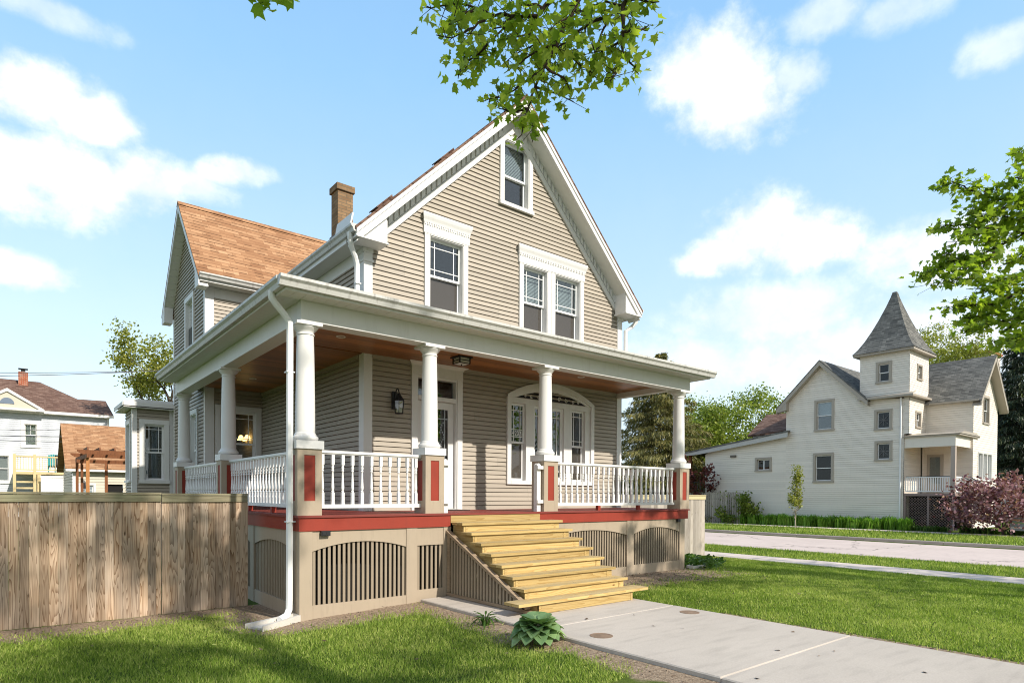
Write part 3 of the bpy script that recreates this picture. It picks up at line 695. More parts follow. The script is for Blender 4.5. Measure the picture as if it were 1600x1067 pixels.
b = MB(); b.box(BX-0.25, 0.60, BY-0.25, 12.9, 4.17, 4.22); b.prism([(BX-0.20, 4.221), (0.6, 4.221), (0.6, 4.31), (BX+0.1, 4.31)], 'y', BY-0.1, 12.8); b.build('roof', soff, H)
b = MB(); b.box(BX-0.24, 0.59, BY-0.24, 12.85, 4.06, 4.075); b.box(BX-0.24, 0.59, BY-0.265, BY-0.245, 4.10, 4.20); b.box(BX-0.265, BX-0.245, BY-0.245, 12.85, 4.10, 4.20); b.build('fascia', white, H)
# --- chimney
b = MB(); b.box(2.69, 3.05, 5.0, 5.36, 7.0, 8.60); b.build('chimney', tanbrick, H)
ch = H.children[-1]
b = MB(); b.box(2.655, 3.085, 4.965, 5.395, 8.601, 8.74); b.build('chimney_cap', tanbrick, ch); b = MB(); b.box(2.66, 3.08, 4.97, 5.4, 7.1, 7.62); b.build('flashing', paint('lead_flashing', (0.11, 0.11, 0.12), 0.5), ch)
# ================================================================== porch
GX = -0.29
# deck
b = MB()
for k in range(16):
    y0 = -0.035+k*0.116
    b.tone = random.random(); b.box(-0.035, 8.87, y0, y0+0.112, 1.42, 1.45)
for k in range(16):
    x0 = -0.035+k*0.116
    if x0 < XL-0.1: b.tone = random.random(); b.box(x0, min(x0+0.112, XL-0.02), 1.824, 8.4, 1.42, 1.4495)
b.box(XL-0.13, 1.80, 1.824, 7.5, 1.415, 1.445)
b.build('porch_deck', deckred, H)
b = MB(); b.box(-0.012, 2.44, -0.014, 0.02, 1.237, 1.419); b.box(4.36, 8.835, -0.014, 0.02, 1.237, 1.419); b.box(-0.012, 0.02, 0.02, 8.38, 1.237, 1.419); b.box(8.80, 8.835, 0.02, YF, 1.237, 1.419)
b.build('fascia', red, H)
# skirt
def arch_panel(name, fr, u0, u1, zb, zt, side, top, flat=False, outer0=-0.06):
    """skirt bay: head board cut to an arch, bottom board; slats stand behind"""
    b = MB(fr)
    n = 20 if not flat else 1
    for i in range(n):
        ua, ub = u0+(u1-u0)*i/n, u0+(u1-u0)*(i+1)/n
        za = side+(top-side)*(1-((ua-(u0+u1)/2)/((u1-u0)/2))**2); zb_ = side+(top-side)*(1-((ub-(u0+u1)/2)/((u1-u0)/2))**2)
        P = [(ua, za), (ub, zb_), (ub, zt), (ua, zt)]
        i0 = b.pts([(p[0], -0.012, p[1]) for p in P]); i1 = b.pts([(p[0], -0.032, p[1]) for p in P])
        b.face([i0, i0+1, i0+2, i0+3]); b.face([i1+3, i1+2, i1+1, i1]); b.face([i0, i1, i1+1, i0+1]); b.face([i0+3, i0+2, i1+2, i1+3])
    o = b.build(name, taupe, H)
    MB(fr).box(u0, u1, -0.032, -0.010, outer0, zb).build('bottom_board', taupe, o)
    s = MB(fr); k = int((u1-u0)/0.072)
    for i in range(k):
        u = u0+(i+0.5)*(u1-u0)/k
        s.tone = random.random(); s.box(u-0.019, u+0.019, -0.065, -0.034, outer0, top+0.03)
    s.build('slats', slatm, o); return o
arch_panel('skirt_panel', FRONT(0), 0.18, 1.65, 0.205, 1.236, 0.95, 1.065)
arch_panel('skirt_panel', FRONT(0), 1.84, 2.32, 0.265, 1.236, 0.957, 0.957, True)
arch_panel('skirt_panel', FRONT(0), 4.60, 6.77, 0.29, 1.236, 0.94, 1.072)
arch_panel('skirt_panel', FRONT(0), 6.98, 8.55, 0.31, 1.236, 0.95, 1.072)
yy = 0.2
while yy < 8:
    arch_panel('skirt_panel', LEFT(0), yy, yy+1.85, 0.205, 1.236, 0.94, 1.06); yy += 2.03
b = MB(); b.box(8.70, 8.735, 0.1, YF, -0.05, 1.236); b.build('skirt_panel', taupe, H)
for a, c in ((0.0, 0.18), (1.65, 1.84), (2.32, 2.46), (6.77, 6.98), (8.55, 8.735), (4.40, 4.60)): MB().box(a, c, 0.0, 0.06, -0.08, 1.236).build('skirt_post', taupe, H)
for y in (0.06, 2.05, 4.08, 6.11, 8.14): MB().box(0.0, 0.06, y+(0.001 if y < 0.1 else 0), y+(0.14 if y < 0.1 else 0.18), -0.08, 1.236).build('skirt_post', taupe, H)
b = MB(); b.box(0.25, 8.6, 0.5, 0.52, -0.1, 1.2); b.box(0.5, 0.52, 0.55, 8.2, -0.1, 1.2); b.build('crawlspace_shade', darkgap, H)  # black sheets stand in for the shade behind the slats
b = MB(); b.box(0.29, 0.42, -0.05, 0.0, 1.165, 1.235); b.box(0.305, 0.355, -0.056, -0.05, 1.18, 1.222); b.box(0.365, 0.405, -0.056, -0.05, 1.18, 1.222); b.build('outlet_box', blackm, H)
b = MB(); b.box(8.42, 8.51, -0.05, 0.0, 1.165, 1.235); b.build('outlet_box', blackm, H)
# piers and columns
def pier(x, y, w=0.345, d=0.345):
    z0, z1 = 1.451, 2.37; x0, x1, y0, y1 = x-w/2, x+w/2, y-d/2, y+d/2
    b = MB(); r = 0.012
    b.box(x0+r, x1-r, y0+r, y1-r, z0, z1)
    sx = 0.095; zb, zt = z0+0.20, z1-0.085
    for yo, yi in ((y0, y0+r), (y1-r, y1)):
        b.box(x0, x0+sx, yo, yi, z0, z1); b.box(x1-sx, x1, yo, yi, z0, z1); b.box(x0+sx, x1-sx, yo, yi, z0, zb); b.box(x0+sx, x1-sx, yo, yi, zt, z1)
    for xo, xi in ((x0, x0+r), (x1-r, x1)):
        b.box(xo, xi, y0+r, y0+sx, z0, z1); b.box(xo, xi, y1-sx, y1-r, z0, z1); b.box(xo, xi, y0+sx, y1-sx, z0, zb); b.box(xo, xi, y0+sx, y1-sx, zt, z1)
    o = b.build('porch_pier', taupe, H)
    e = 0.0095
    MB().box(x0+sx, x1-sx, y0+r-0.003, y0+r, zb, zt).build('inset_panel', red, o); MB().box(x0+r-0.003, x0+r, y0+sx, y1-sx, zb, zt).build('inset_panel', red, o)
    MB().box(x1-r, x1-r+0.003, y0+sx, y1-sx, zb, zt).build('inset_panel', red, o)
    # column
    b = MB()
    prof = [(0.133-0.020*(t**1.7), 2.60+t*(3.985-2.60)) for t in np.linspace(0, 1, 12)]
    b.lathe(x, y, prof, 32); c = b.build('porch_column', white, H, 40)
    b = MB(); b.box(x-0.195, x+0.195, y-0.195, y+0.195, 2.371, 2.485)
    tor = [(0.14, 2.486)]+[(0.15+0.028*math.sin(a), 2.525-0.036*math.cos(a)) for a in np.linspace(0.1, math.pi-0.1, 8)]+[(0.150, 2.566), (0.150, 2.578), (0.134, 2.602)]
    b.lathe(x, y, tor, 32); b.build('column_base', white, c, 35)
    b = MB(); b.box(x-0.18, x+0.18, y-0.18, y+0.18, 4.075, 4.114)
    cap = [(0.113, 3.95), (0.124, 3.957), (0.124, 3.972), (0.113, 3.98), (0.116, 4.0), (0.135, 4.02), (0.157, 4.045), (0.168, 4.06), (0.168, 4.074)]
    b.lathe(x, y, cap, 32); b.build('column_capital', white, c, 35)
PX = [0.155, 2.175, 4.675, 8.765]
for x in PX: pier(x, 0.205)
for y in (4.21, 8.1): pier(0.175, y)
# beam, soffit, ceiling, porch roof
b = MB(); b.box(0.03, 8.93, 0.03, 0.29, 4.115, 4.388); b.box(0.03, 0.29, 0.29, 8.32, 4.115, 4.388); b.box(8.46, 8.62, 0.29, YF-0.027, 4.115, 4.388); b.build('porch_beam', white, H)
b = MB()
for k in range(13):
    y0 = 0.29+k*0.121
    b.tone = random.random(); b.box(0.291, 8.459, y0, min(y0+0.119, YF-0.03), 4.235, 4.25)
for k in range(48):
    y0 = 0.29+13*0.121+k*0.121
    if y0 < 7.4: b.tone = random.random(); b.box(0.291, XL-0.03, y0, min(y0+0.119, 7.5), 4.2352, 4.25)
ceil = b.build('porch_ceiling', cedar, H)
b = MB(); b.box(XL+0.14, 8.44, YF-0.045, YF-0.02, 4.175, 4.234); b.box(XL-0.045, XL-0.02, YF+0.18, 7.5, 4.175, 4.234); b.box(WX+0.2, XL-0.06, WY0-0.045, WY0-0.02, 4.175, 4.234); b.build('ceiling_moulding', siding_m, H)
dl = paint('downlight_trim', (0.7, 0.66, 0.6), 0.4)
for px, py in ((532.5, 526), (395, 591.5), (908, 589)):
    p = on(px, py, 'z', 4.234); MB().lathe(p[0], p[1], [(0.075, 4.236), (0.075, 4.228), (0.06, 4.226), (0.055, 4.2355)], 20).build('downlight', dl, ceil, 30)
b = MB()
for k in range(62):
    x0 = GX+k*0.153
    if x0 > 9.1: break
    b.box(x0+0.002, min(x0+0.150, 9.2), GX+0.02, 0.05, 4.39, 4.402)
for k in range(54):
    y0 = 0.055+k*0.153
    b.box(GX+0.02, 0.05, y0, y0+0.150, 4.39, 4.402)
b.box(8.93, 9.2, 0.06, YF, 4.39, 4.402)
b.build('soffit', soff, H)
b = MB(); b.box(GX, 9.24, GX-0.0, GX+0.018, 4.385, 4.50); b.box(GX, GX+0.018, GX+0.018, 8.30, 4.385, 4.50); b.box(9.222, 9.24, GX+0.018, 1.95, 4.385, 4.50); b.build('fascia', white, H)
gutter((GX-0.1, GX-0.001, 4.545), (9.34, GX-0.001, 4.545), (0, -1, 0), h=0.13, w=0.115); gutter((GX-0.001, GX+0.0, 4.545), (GX-0.001, 8.30, 4.545), (-1, 0, 0), h=0.13, w=0.115); gutter((9.241, GX, 4.545), (9.241, 1.95, 4.545), (1, 0, 0), h=0.13, w=0.115)
b = MB(); e = 4.50
slab(b, (GX-0.03, GX-0.03, e+0.05), (9.27, GX-0.03, e+0.05), (XR+0.2, YF, 5.0), (XL, YF, 5.0), 0.04)
slab(b, (GX-0.03, GX-0.03, e+0.05), (XL, YF, 5.0), (XL, 8.35, 5.0), (GX-0.03, 8.35, e+0.05), 0.04)
slab(b, (9.27, GX-0.03, e+0.05), (9.27, 1.95, e+0.05), (XR+0.2, 1.95, 5.0), (XR+0.2, YF, 5.0), 0.04)
b.build('roof', grey_sh, H)
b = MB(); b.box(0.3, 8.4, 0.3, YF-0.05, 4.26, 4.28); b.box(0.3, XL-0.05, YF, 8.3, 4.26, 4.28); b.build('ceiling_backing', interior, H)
# corner downspout
b = MB(); dn = [(GX-0.05, 0.10, 4.45), (GX-0.05, 0.105, 4.36), (-0.27, 0.11, 4.28), (-0.16, 0.12, 4.17), (-0.09, 0.125, 4.08), (-0.085, 0.13, 3.9), (-0.085, 0.14, 2.0), (-0.085, 0.15, 0.30), (-0.09, 0.145, 0.16), (-0.14, 0.10, 0.09), (-0.26, 0.02, 0.06)]
b.tube(dn, 0.047, 8); b.box(-0.14, -0.03, 0.09, 0.2, 3.40, 3.415); b.box(-0.14, -0.015, 0.09, 0.2, 1.36, 1.375); b.build('downspout', white2, H, 40)
# railings
bm_ = MB(); w = 0.021
bm_.box(-w, w, -w, w, 0, 0.17); bm_.box(-w, w, -w, w, 0.57, 0.72)
bm_.lathe(0, 0, [(0.020, 0.171), (0.024, 0.185), (0.014, 0.20), (0.022, 0.222), (0.024, 0.25), (0.018, 0.33), (0.014, 0.42), (0.0135, 0.47), (0.022, 0.485), (0.014, 0.50), (0.023, 0.53), (0.016, 0.555), (0.020, 0.569)], 8)
balu_me = None
def railing(p, q):
    global balu_me
    p = np.array(p, float); q = np.array(q, float); L = np.linalg.norm(q-p); d = (q-p)/L; nrm = np.array((-d[1], d[0]))
    b = MB()
    def bar(w, z0, z1): b.beam((*p, (z0+z1)/2), (*q, (z0+z1)/2), w, z1-z0)
    bar(0.085, 2.335, 2.372); bar(0.05, 2.318, 2.3345); bar(0.06, 1.545, 1.60)
    o = b.build('railing', white, H)
    k = max(2, round(L/0.152)); Lc = root_loc(H)
    for i in range(k):
        c = p+d*((i+0.5)*L/k)
        if balu_me is None:
            bo = bm_.build('baluster', white2, None, 40); balu_me = bo.data; bo.parent = o
        else:
            bo = bpy.data.objects.new('baluster', balu_me); COL.objects.link(bo); bo.parent = o
        bo.location = (c[0]-Lc[0], c[1]-Lc[1], 1.6-Lc[2]); bo.rotation_euler = (0, 0, 0)
    blk = MB()
    for t in ((0.34, 0.67) if L > 2.5 else ()):
        c = p+d*L*t; blk.box(c[0]-0.035, c[0]+0.035, c[1]-0.035, c[1]+0.035, 1.451, 1.544)
    if blk.v: blk.build('rail_block', red, o)
hw = 0.1725
railing((PX[0]+hw, 0.205), (PX[1]-hw, 0.205)); railing((PX[2]+hw, 0.205), (PX[3]-hw, 0.205))
railing((0.175, 0.205+hw), (0.175, 4.21-hw)); railing((0.175, 4.21+hw), (0.175, 8.1-hw)); railing((8.72, 0.205+hw), (8.72, YF-0.03))
def newel(x):
    b = MB(); b.box(x-0.045, x+0.045, 0.10, 0.19, 1.451, 2.30); b.prism([(x-0.045, 2.30), (x+0.045, 2.30), (x, 2.33)], 'y', 0.10, 0.19)
    s = 1 if x < 3 else -1
    for z in (1.60, 2.22): b.box(x-0.07, x+0.07, 0.05, 0.10, z, z+0.06)
    b.build('newel_post', white, H)
newel(PX[1]+hw+0.07); newel(PX[2]-hw-0.07)
# stairs
b = MB(); R_, RUN = 0.143, 0.25
st = MB(); st.prism([(0.0, 1.25), (0.0, 0.13), (-2.10, 0.13), (-2.10, 0.22)]+[p for i in range(8, 0, -1) for p in ((-0.10-RUN*(i), 1.45-R_*(i)-0.045), (-0.10-RUN*(i-1), 1.45-R_*(i)-0.045))], 'x', 2.50, 2.54)
steps = st.build('porch_steps', pine, H); st = MB()
st.prism([(0.0, 1.25), (0.0, 0.13), (-2.10, 0.13), (-2.10, 0.22)]+[p for i in range(8, 0, -1) for p in ((-0.10-RUN*(i), 1.45-R_*(i)-0.045), (-0.10-RUN*(i-1), 1.45-R_*(i)-0.045))], 'x', 4.40, 4.44)
st.build('stringer', pine, steps)
b = MB(); b.tone = 0.35; b.box(2.442, 4.358, -0.02, 0.0, 1.296, 1.418); b.build('riser', pine, steps)
for i in range(1, 9):
    z = 1.45-R_*i; yf = -0.13-RUN*i
    b = MB(); b.tone = (i*0.37) % 1
    x0, x1 = (2.42, 4.58) if i < 8 else (2.12, 4.78)
    dp = RUN+0.04 if i < 8 else RUN+0.06
    yb = yf+dp
    mid = (yf+yb)/2
    b.box(x0, x1, yf, mid-0.003, z-0.04, z); b.tone = (i*0.37+0.4) % 1; b.box(x0, x1, mid+0.003, yb, z-0.04, z)
    b.build('tread', pine, steps)
    b = MB(); b.tone = (i*0.53+0.2) % 1
    xr0, xr1 = (2.47, 4.52) if i < 8 else (2.50, 4.42)
    zb = z-R_+0.001 if i < 8 else 0.135
    b.box(xr0, xr1, yf+0.035, yf+0.06, zb, z-0.041); b.build('riser', pine, steps)
b = MB()
for i in range(1, 9):
    z = 1.45-R_*i; yf = -0.13-RUN*i
    for x in (2.53, 2.56, 3.48, 3.52, 4.36, 4.39):
        for dy in (0.035, 0.105, 0.175, 0.245): b.lathe(x, yf+dy+0.004*math.sin(x*9+i), [(0.0055, z-0.004), (0.0055, z+0.0008)], 6)
    for x in (2.55, 3.5, 4.37): b.lathe(x, yf+0.034, [(0.004, z-0.09), (0.004, z-0.088)], 5)
o_ = b.build('screws', paint('screw_heads', (0.07, 0.06, 0.05), 0.5), steps); o_['kind'] = 'stuff'
b = MB(); b.beam((2.40, 0.02, 1.165), (2.40, -1.99, 0.215), 0.085, 0.045); b.beam((2.40, 0.0, 0.16), (2.40, -2.05, 0.16), 0.06, 0.045); b.box(2.375, 2.425, -0.09, -0.01, 0.19, 1.10)
sp = b.build('lattice_frame', stairwood, steps)
b = MB(); k = 23
for i in range(k):
    y = -0.14-i*0.078; zt = 1.14+(y)*(0.95/2.01)
    if zt > 0.23: b.tone = random.random(); b.box(2.385, 2.415, y-0.02, y+0.02, 0.175, zt)
b.build('slats', slatm, sp)
# --- front door
FW = FRONT(YF)
b = MB(FW)
b.box(2.755, 2.875, -0.03, 0.045, 1.452, 3.99); b.box(3.775, 3.895, -0.03, 0.045, 1.452, 3.99); b.box(2.75, 3.90, -0.03, 0.052, 3.991, 4.165)
b.box(2.876, 2.90, -0.12, 0.02, 1.452, 3.99); b.box(3.75, 3.774, -0.12, 0.02, 1.452, 3.99); b.box(2.90, 3.75, -0.12, 0.02, 3.95, 3.99); b.box(2.90, 3.75, -0.12, 0.03, 3.54, 3.62); b.box(2.88, 3.77, -0.12, 0.03, 1.452, 1.475)
dr = b.build('door_frame', white, H)
b = MB(FW); prof = [(0.0, 4.166), (0.055, 4.166), (0.065, 4.19), (0.11, 4.215), (0.125, 4.232), (0.0, 4.232)]
e = [max(0, p[0]-0.05)*1.1 for p in prof]; i0 = b.pts([(2.745-e[i], *p) for i, p in enumerate(prof)]); i1 = b.pts([(3.905+e[i], *p) for i, p in enumerate(prof)])
b.face(range(i0, i0+6)); b.face(range(i1, i1+6))
for i in range(6): b.face([i0+i, i1+i, i1+(i+1) % 6, i0+(i+1) % 6])
b.build('crown_moulding', white, dr)
MB(FW).box(2.92, 3.73, -0.07, -0.064, 3.63, 3.945).build('transom_pane', glass, dr)
b = MB(FW); n0, n1 = -0.095, -0.05
b.box(2.905, 3.035, n0, n1, 1.48, 3.535); b.box(3.615, 3.745, n0, n1, 1.48, 3.535); b.box(3.035, 3.615, n0, n1, 1.48, 1.80); b.box(3.035, 3.615, n0, n1, 3.40, 3.535)
b.box(3.10, 3.55, n1, n1+0.012, 1.56, 1.74)
dd = b.build('front_door', white, H); MB(FW).box(3.036, 3.614, -0.078, -0.072, 1.80, 3.40).build('pane', glass, dd)
b = MB(FW)
for u in (3.11, 3.54): b.box(u-0.012, u+0.012, -0.07, -0.058, 1.80, 3.40)
for z in (1.95, 3.22): b.box(3.036, 3.614, -0.069, -0.0585, z-0.012, z+0.012)
for k in range(26):
    z = 1.98+k*0.046; u = 3.11+0.05+0.035*math.sin(k*0.9); b.box(u-0.012, u+0.012, -0.069, -0.06, z, z+0.03); u = 3.54-0.05-0.035*math.sin(k*0.9); b.box(u-0.012, u+0.012, -0.069, -0.06, z, z+0.03)
b.build('leaded_came', paint('lead_came', (0.30, 0.31, 0.32), 0.35, metal=0.6), dd)
MB(FW).box(2.945, 2.985, -0.05, -0.035, 2.35, 2.6).build('handle', blackm, dd)
# --- arched front window
AX, AZ0, AS, AT = 6.34, 2.06, 3.86, 4.215
def arcz(u, half, s, t): return s+(t-s)*math.sqrt(max(0, 1-((u-AX)/half)**2)*0.35+0.65*max(0, 1-((u-AX)/half)**2)**2*0+max(0, (1-((u-AX)/half)**2))*0.65*1.0) if half else s
def arcz(u, half, s, t):      # flat segmental arch
    R = (half**2+(t-s)**2)/(2*(t-s)); return t-R+math.sqrt(max(0, R*R-(u-AX)**2))
b = MB(FW)
o0, o1 = 5.03, 7.65
b.box(o0, o0+0.105, -0.03, 0.05, AZ0-0.085, AS-0.0455); b.box(o1-0.105, o1, -0.03, 0.05, AZ0-0.085, AS-0.0455); b.box(o0+0.105, o1-0.105, -0.03, 0.055, AZ0-0.085, AZ0)
nseg = 28
for i in range(nseg):
    ua, ub = o0+(o1-o0)*i/nseg, o0+(o1-o0)*(i+1)/nseg
    oa, ob = arcz(ua, 1.31, AS, AT), arcz(ub, 1.31, AS, AT)
    ia, ib = (arcz(ua, 1.205, AS-0.045, AT-0.125) if abs(ua-AX) < 1.205 else AS-0.045), (arcz(ub, 1.205, AS-0.045, AT-0.125) if abs(ub-AX) < 1.205 else AS-0.045)
    q0 = b.pts([(ua, 0.05, ia), (ub, 0.05, ib), (ub, 0.05, ob), (ua, 0.05, oa)]); q1 = b.pts([(ua, -0.01, ia), (ub, -0.01, ib), (ub, -0.01, ob), (ua, -0.01, oa)])
    b.face([q0, q0+1, q0+2, q0+3]); b.face([q0, q1, q1+1, q0+1]); b.face([q0+3, q0+2, q1+2, q1+3])
# inner white field between the arch and the glass, with its fanlight
b.box(o0+0.106, o1-0.106, -0.12, 0.018, 3.70, 3.815)
for i in range(nseg):
    ua, ub = o0+0.106+(o1-o0-0.212)*i/nseg, o0+0.106+(o1-o0-0.212)*(i+1)/nseg
    ia, ib = arcz(ua, 1.205, AS-0.045, AT-0.12), arcz(ub, 1.205, AS-0.045, AT-0.12)
    fa = max(3.825, arcz(ua, 1.06, 3.82, 4.02)) if abs(ua-AX) < 1.06 else 3.816; fb = max(3.825, arcz(ub, 1.06, 3.82, 4.02)) if abs(ub-AX) < 1.06 else 3.816
    b.quad((ua, 0.02, fa), (ub, 0.02, fb), (ub, 0.02, ib+0.01), (ua, 0.02, ia+0.01))
for a, c in ((5.136, 5.16), (5.57, 5.80), (6.70, 6.95), (7.38, 7.544)): b.box(a, c, -0.12, 0.012, AZ0, 3.70)
aw = b.build('arched_window', white, H)
b = MB(FW)
P = [(u, arcz(u, 1.07, 3.815, 4.03)) for u in np.linspace(AX-1.07, AX+1.07, 30)]
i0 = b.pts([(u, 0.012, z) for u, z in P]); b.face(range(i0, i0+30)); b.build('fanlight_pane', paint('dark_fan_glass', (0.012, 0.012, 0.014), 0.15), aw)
b = MB(FW)
for s in (-1, 1):
    for c, r, ph in ((0.20, 0.055, 0), (0.42, 0.05, 2), (0.63, 0.04, 4), (0.80, 0.028, 1)):
        P = [(AX+s*(c+r*(1-t*0.75)*math.cos(ph+t*7)), 0.016, 3.90-0.03*c+r*(1-t*0.75)*math.sin(ph+t*7)) for t in np.linspace(0, 1, 16)]
        b.tube(P, 0.009, 5)
b.build('scrollwork', white, aw)
def sashes(a, c, z0, z1, zm, lowm, mt='prairie'):
    for (p, q, n, gm, m_) in ((zm-0.022, z1, -0.05, glass, True), (z0, zm+0.022, -0.085, lowm, False)):
        b = MB(FW); fw = 0.045
        b.box(a, a+fw, n-0.03, n, p, q); b.box(c-fw, c, n-0.03, n, p, q); b.box(a+fw, c-fw, n-0.03, n, p, p+fw); b.box(a+fw, c-fw, n-0.03, n, q-fw, q); b.build('sash', white2, aw)
        MB(FW).box(a+fw, c-fw, n-0.022, n-0.016, p+fw, q-fw).build('pane', gm, aw)
        if m_:
            b = MB(FW)
            for u in (a+fw+0.07, c-fw-0.07): b.box(u-0.008, u+0.008, n-0.015, n-0.003, p+fw, q-fw)
            for z in (p+fw+0.1, q-fw-0.1): b.box(a+fw, c-fw, n-0.0145, n-0.0035, z-0.008, z+0.008)
            b.build('muntin', white2, aw)
sashes(5.16, 5.57, AZ0, 3.70, 2.87, screenm); sashes(6.95, 7.38, AZ0, 3.70, 2.87, screenm)
b = MB(FW); a, c = 5.80, 6.70
b.box(a, a+0.07, -0.09, -0.04, AZ0, 3.70); b.box(c-0.07, c, -0.09, -0.04, AZ0, 3.70); b.box(a+0.07, c-0.07, -0.09, -0.04, AZ0, AZ0+0.09); b.box(a+0.07, c-0.07, -0.09, -0.04, 3.63, 3.70); b.build('sash', white2, aw)
MB(FW).box(a+0.07, c-0.07, -0.07, -0.064, AZ0+0.09, 3.63).build('pane', glass, aw)
b = MB(FW)
for u in (a+0.17, c-0.17): b.box(u-0.01, u+0.01, -0.063, -0.05, AZ0+0.09, 3.63)
for z in (AZ0+0.22, 3.48): b.box(a+0.07, c-0.07, -0.0625, -0.0505, z-0.01, z+0.01)
b.build('muntin', white2, aw)
# lace curtain and house number behind the glass
b = MB(FW)
for i in range(14):
    u = 6.10+i*0.022; b.quad((u, -0.16-0.02*(i % 2), 2.2), (u+0.022, -0.16-0.02*((i+1) % 2), 2.2), (u+0.022, -0.16-0.02*((i+1) % 2), 3.15), (u, -0.16-0.02*(i % 2), 3.15))
for i in range(12):
    u = 6.42+i*0.015; b.quad((u, -0.16-0.015*(i % 2), 2.2), (u+0.015, -0.16-0.015*((i+1) % 2), 2.2), (u+0.015, -0.16-0.015*((i+1) % 2), 3.15), (u, -0.16-0.015*(i % 2), 3.15))
b.build('lace_curtain', curtainm, aw)
cu = bpy.data.curves.new('house_number', 'FONT'); cu.body = '4202'; cu.size = 0.145; cu.extrude = 0.002; cu.offset = 0.001
tob = bpy.data.objects.new('house_number', cu); COL.objects.link(tob)
bpy.context.view_layer.update()
me = bpy.data.meshes.new_from_object(tob.evaluated_get(bpy.context.evaluated_depsgraph_get())); bpy.data.objects.remove(tob)
V = [v.co.copy() for v in me.vertices]; xs = [v.x for v in V]; kx = 0.25/(max(xs)-min(xs))
Lc = root_loc(H)
for v in me.vertices: v.co = (5.235+(v.co.x-min(xs))*kx-Lc[0], YF+0.053-v.co.z-Lc[1], 3.02+v.co.y-Lc[2])
me.materials.append(white2); nb_ = bpy.data.objects.new('house_number', me); COL.objects.link(nb_); nb_.parent = aw
b = MB(FW)
for z in (2.99, 3.145): b.box(5.21, 5.505, -0.052, -0.048, z-0.006, z+0.006)
for u in (5.21, 5.505): b.box(u-0.006, u+0.006, -0.0525, -0.0475, 2.99, 3.145)
b.build('number_border', white2, aw)
# ================================================================== small things on and around the porch
L = root('wall_lantern', (2.40, YF, 3.43), 'black coach lantern with scrolled arm on the wall left of the front door', 'lantern')
b = MB(); b.box(2.345, 2.455, YF-0.045, YF-0.015, 3.30, 3.62)
P = [(2.40, YF-0.045, 3.33)]+[(2.40, YF-0.05-0.17*(0.5-0.5*math.cos(t)), 3.45+0.21*math.sin(t)) for t in np.linspace(0.3, 2.6, 10)]+[(2.40, YF-0.20, 3.57)]
b.tube(P, 0.011, 6); b.build('bracket', blackm, L, 40)
ly = YF-0.20
b = MB(); b.lathe(2.40, ly, [(0.015, 3.57), (0.03, 3.56), (0.045, 3.525), (0.105, 3.445), (0.11, 3.435), (0.10, 3.43)], 6)
b.lathe(2.40, ly, [(0.075, 3.20), (0.085, 3.215), (0.03, 3.195)][:2], 6)
for k in range(6):
    a = k*math.pi/3; b.beam((2.40+0.075*math.cos(a), ly+0.075*math.sin(a), 3.21), (2.40+0.097*math.cos(a), ly+0.097*math.sin(a), 3.435), 0.012, 0.012, (math.cos(a), math.sin(a), 0))
b.build('cage', blackm, L)
b = MB(); b.lathe(2.40, ly, [(0.070, 3.215), (0.090, 3.43)], 6, False); b.build('glass', glassmat('seedy_glass', (0.8, 0.78, 0.7), 0.1), L)
b = MB(); b.lathe(2.40, ly, [(0.016, 3.21), (0.016, 3.29), (0.026, 3.33), (0.01, 3.37)], 10); b.build('bulb', white2, L, 40)
L = root('ceiling_lantern', (3.30, 0.95, 4.235), 'square black flush lantern on the wood porch ceiling between the two middle columns', 'ceiling light')
b = MB(); b.box(3.15, 3.45, 0.80, 1.10, 4.212, 4.234)
for x in (3.19, 3.41):
    for y in (0.84, 1.06): b.box(x-0.009, x+0.009, y-0.009, y+0.009, 4.11, 4.212)
for z in (4.112, 4.165):
    for x in (3.19, 3.41): b.box(x-0.006, x+0.006, 0.85, 1.05, z-0.006, z+0.006)
    for y in (0.84, 1.06): b.box(3.20, 3.40, y-0.006, y+0.006, z-0.006, z+0.006)
b.build('frame', blackm, L); b = MB(); b.box(3.198, 3.402, 0.848, 1.052, 4.108, 4.21); b.build('shade', paint('frosted_glass', (0.6, 0.58, 0.53), 0.3), L)
b = MB(); b.lathe(3.30, 0.95, [(0.012, 4.085), (0.012, 4.107)], 10); b.build('finial', blackm, L)
qx, qy, qz = on(390, 684, 'y', 8.7)
L = root('chandelier', (qx, qy, qz), 'lit brass chandelier with bell shades seen through the side porch window', 'chandelier')
b = MB(); b.tube([(qx, qy, qz+1.1), (qx, qy, qz-0.1)], 0.012, 6)
cs = []
for k in range(5):
    a = k*2*math.pi/5+0.4; c = (qx+0.21*math.cos(a), qy+0.21*math.sin(a)); cs.append(c)
    b.tube([(qx, qy, qz-0.1), (qx+0.14*math.cos(a), qy+0.14*math.sin(a), qz-0.17), (c[0], c[1], qz-0.04), (c[0], c[1], qz+0.05)], 0.009, 5)
b.build('arm', paint('aged_brass', (0.30, 0.19, 0.06), 0.35, metal=0.8), L, 40)
for c in cs:
    b = MB(); b.lathe(c[0], c[1], [(0.03, qz+0.06), (0.05, qz+0.04), (0.065, qz-0.01), (0.095, qz-0.07)], 12, False); b.build('bell_shade', lampglow, L, 50)
pl_ = bpy.data.lights.new('chandelier_bulb', 'POINT'); pl_.energy = 0.5; pl_.color = (1, 0.7, 0.35); pl_.shadow_soft_size = 0.08
plo = bpy.data.objects.new('chandelier_bulb', pl_); COL.objects.link(plo); plo.location = (0, 0, -0.15); plo.parent = L
b = MB(); b.box(3.0, 3.75, 1.30, 1.78, 1.4505, 1.463); tagd(b.build('doormat', paint('coir_mat', (0.035, 0.03, 0.028), 0.95, 0.3, 30.0)), 'dark doormat lying on the red deck in front of the front door', 'doormat')
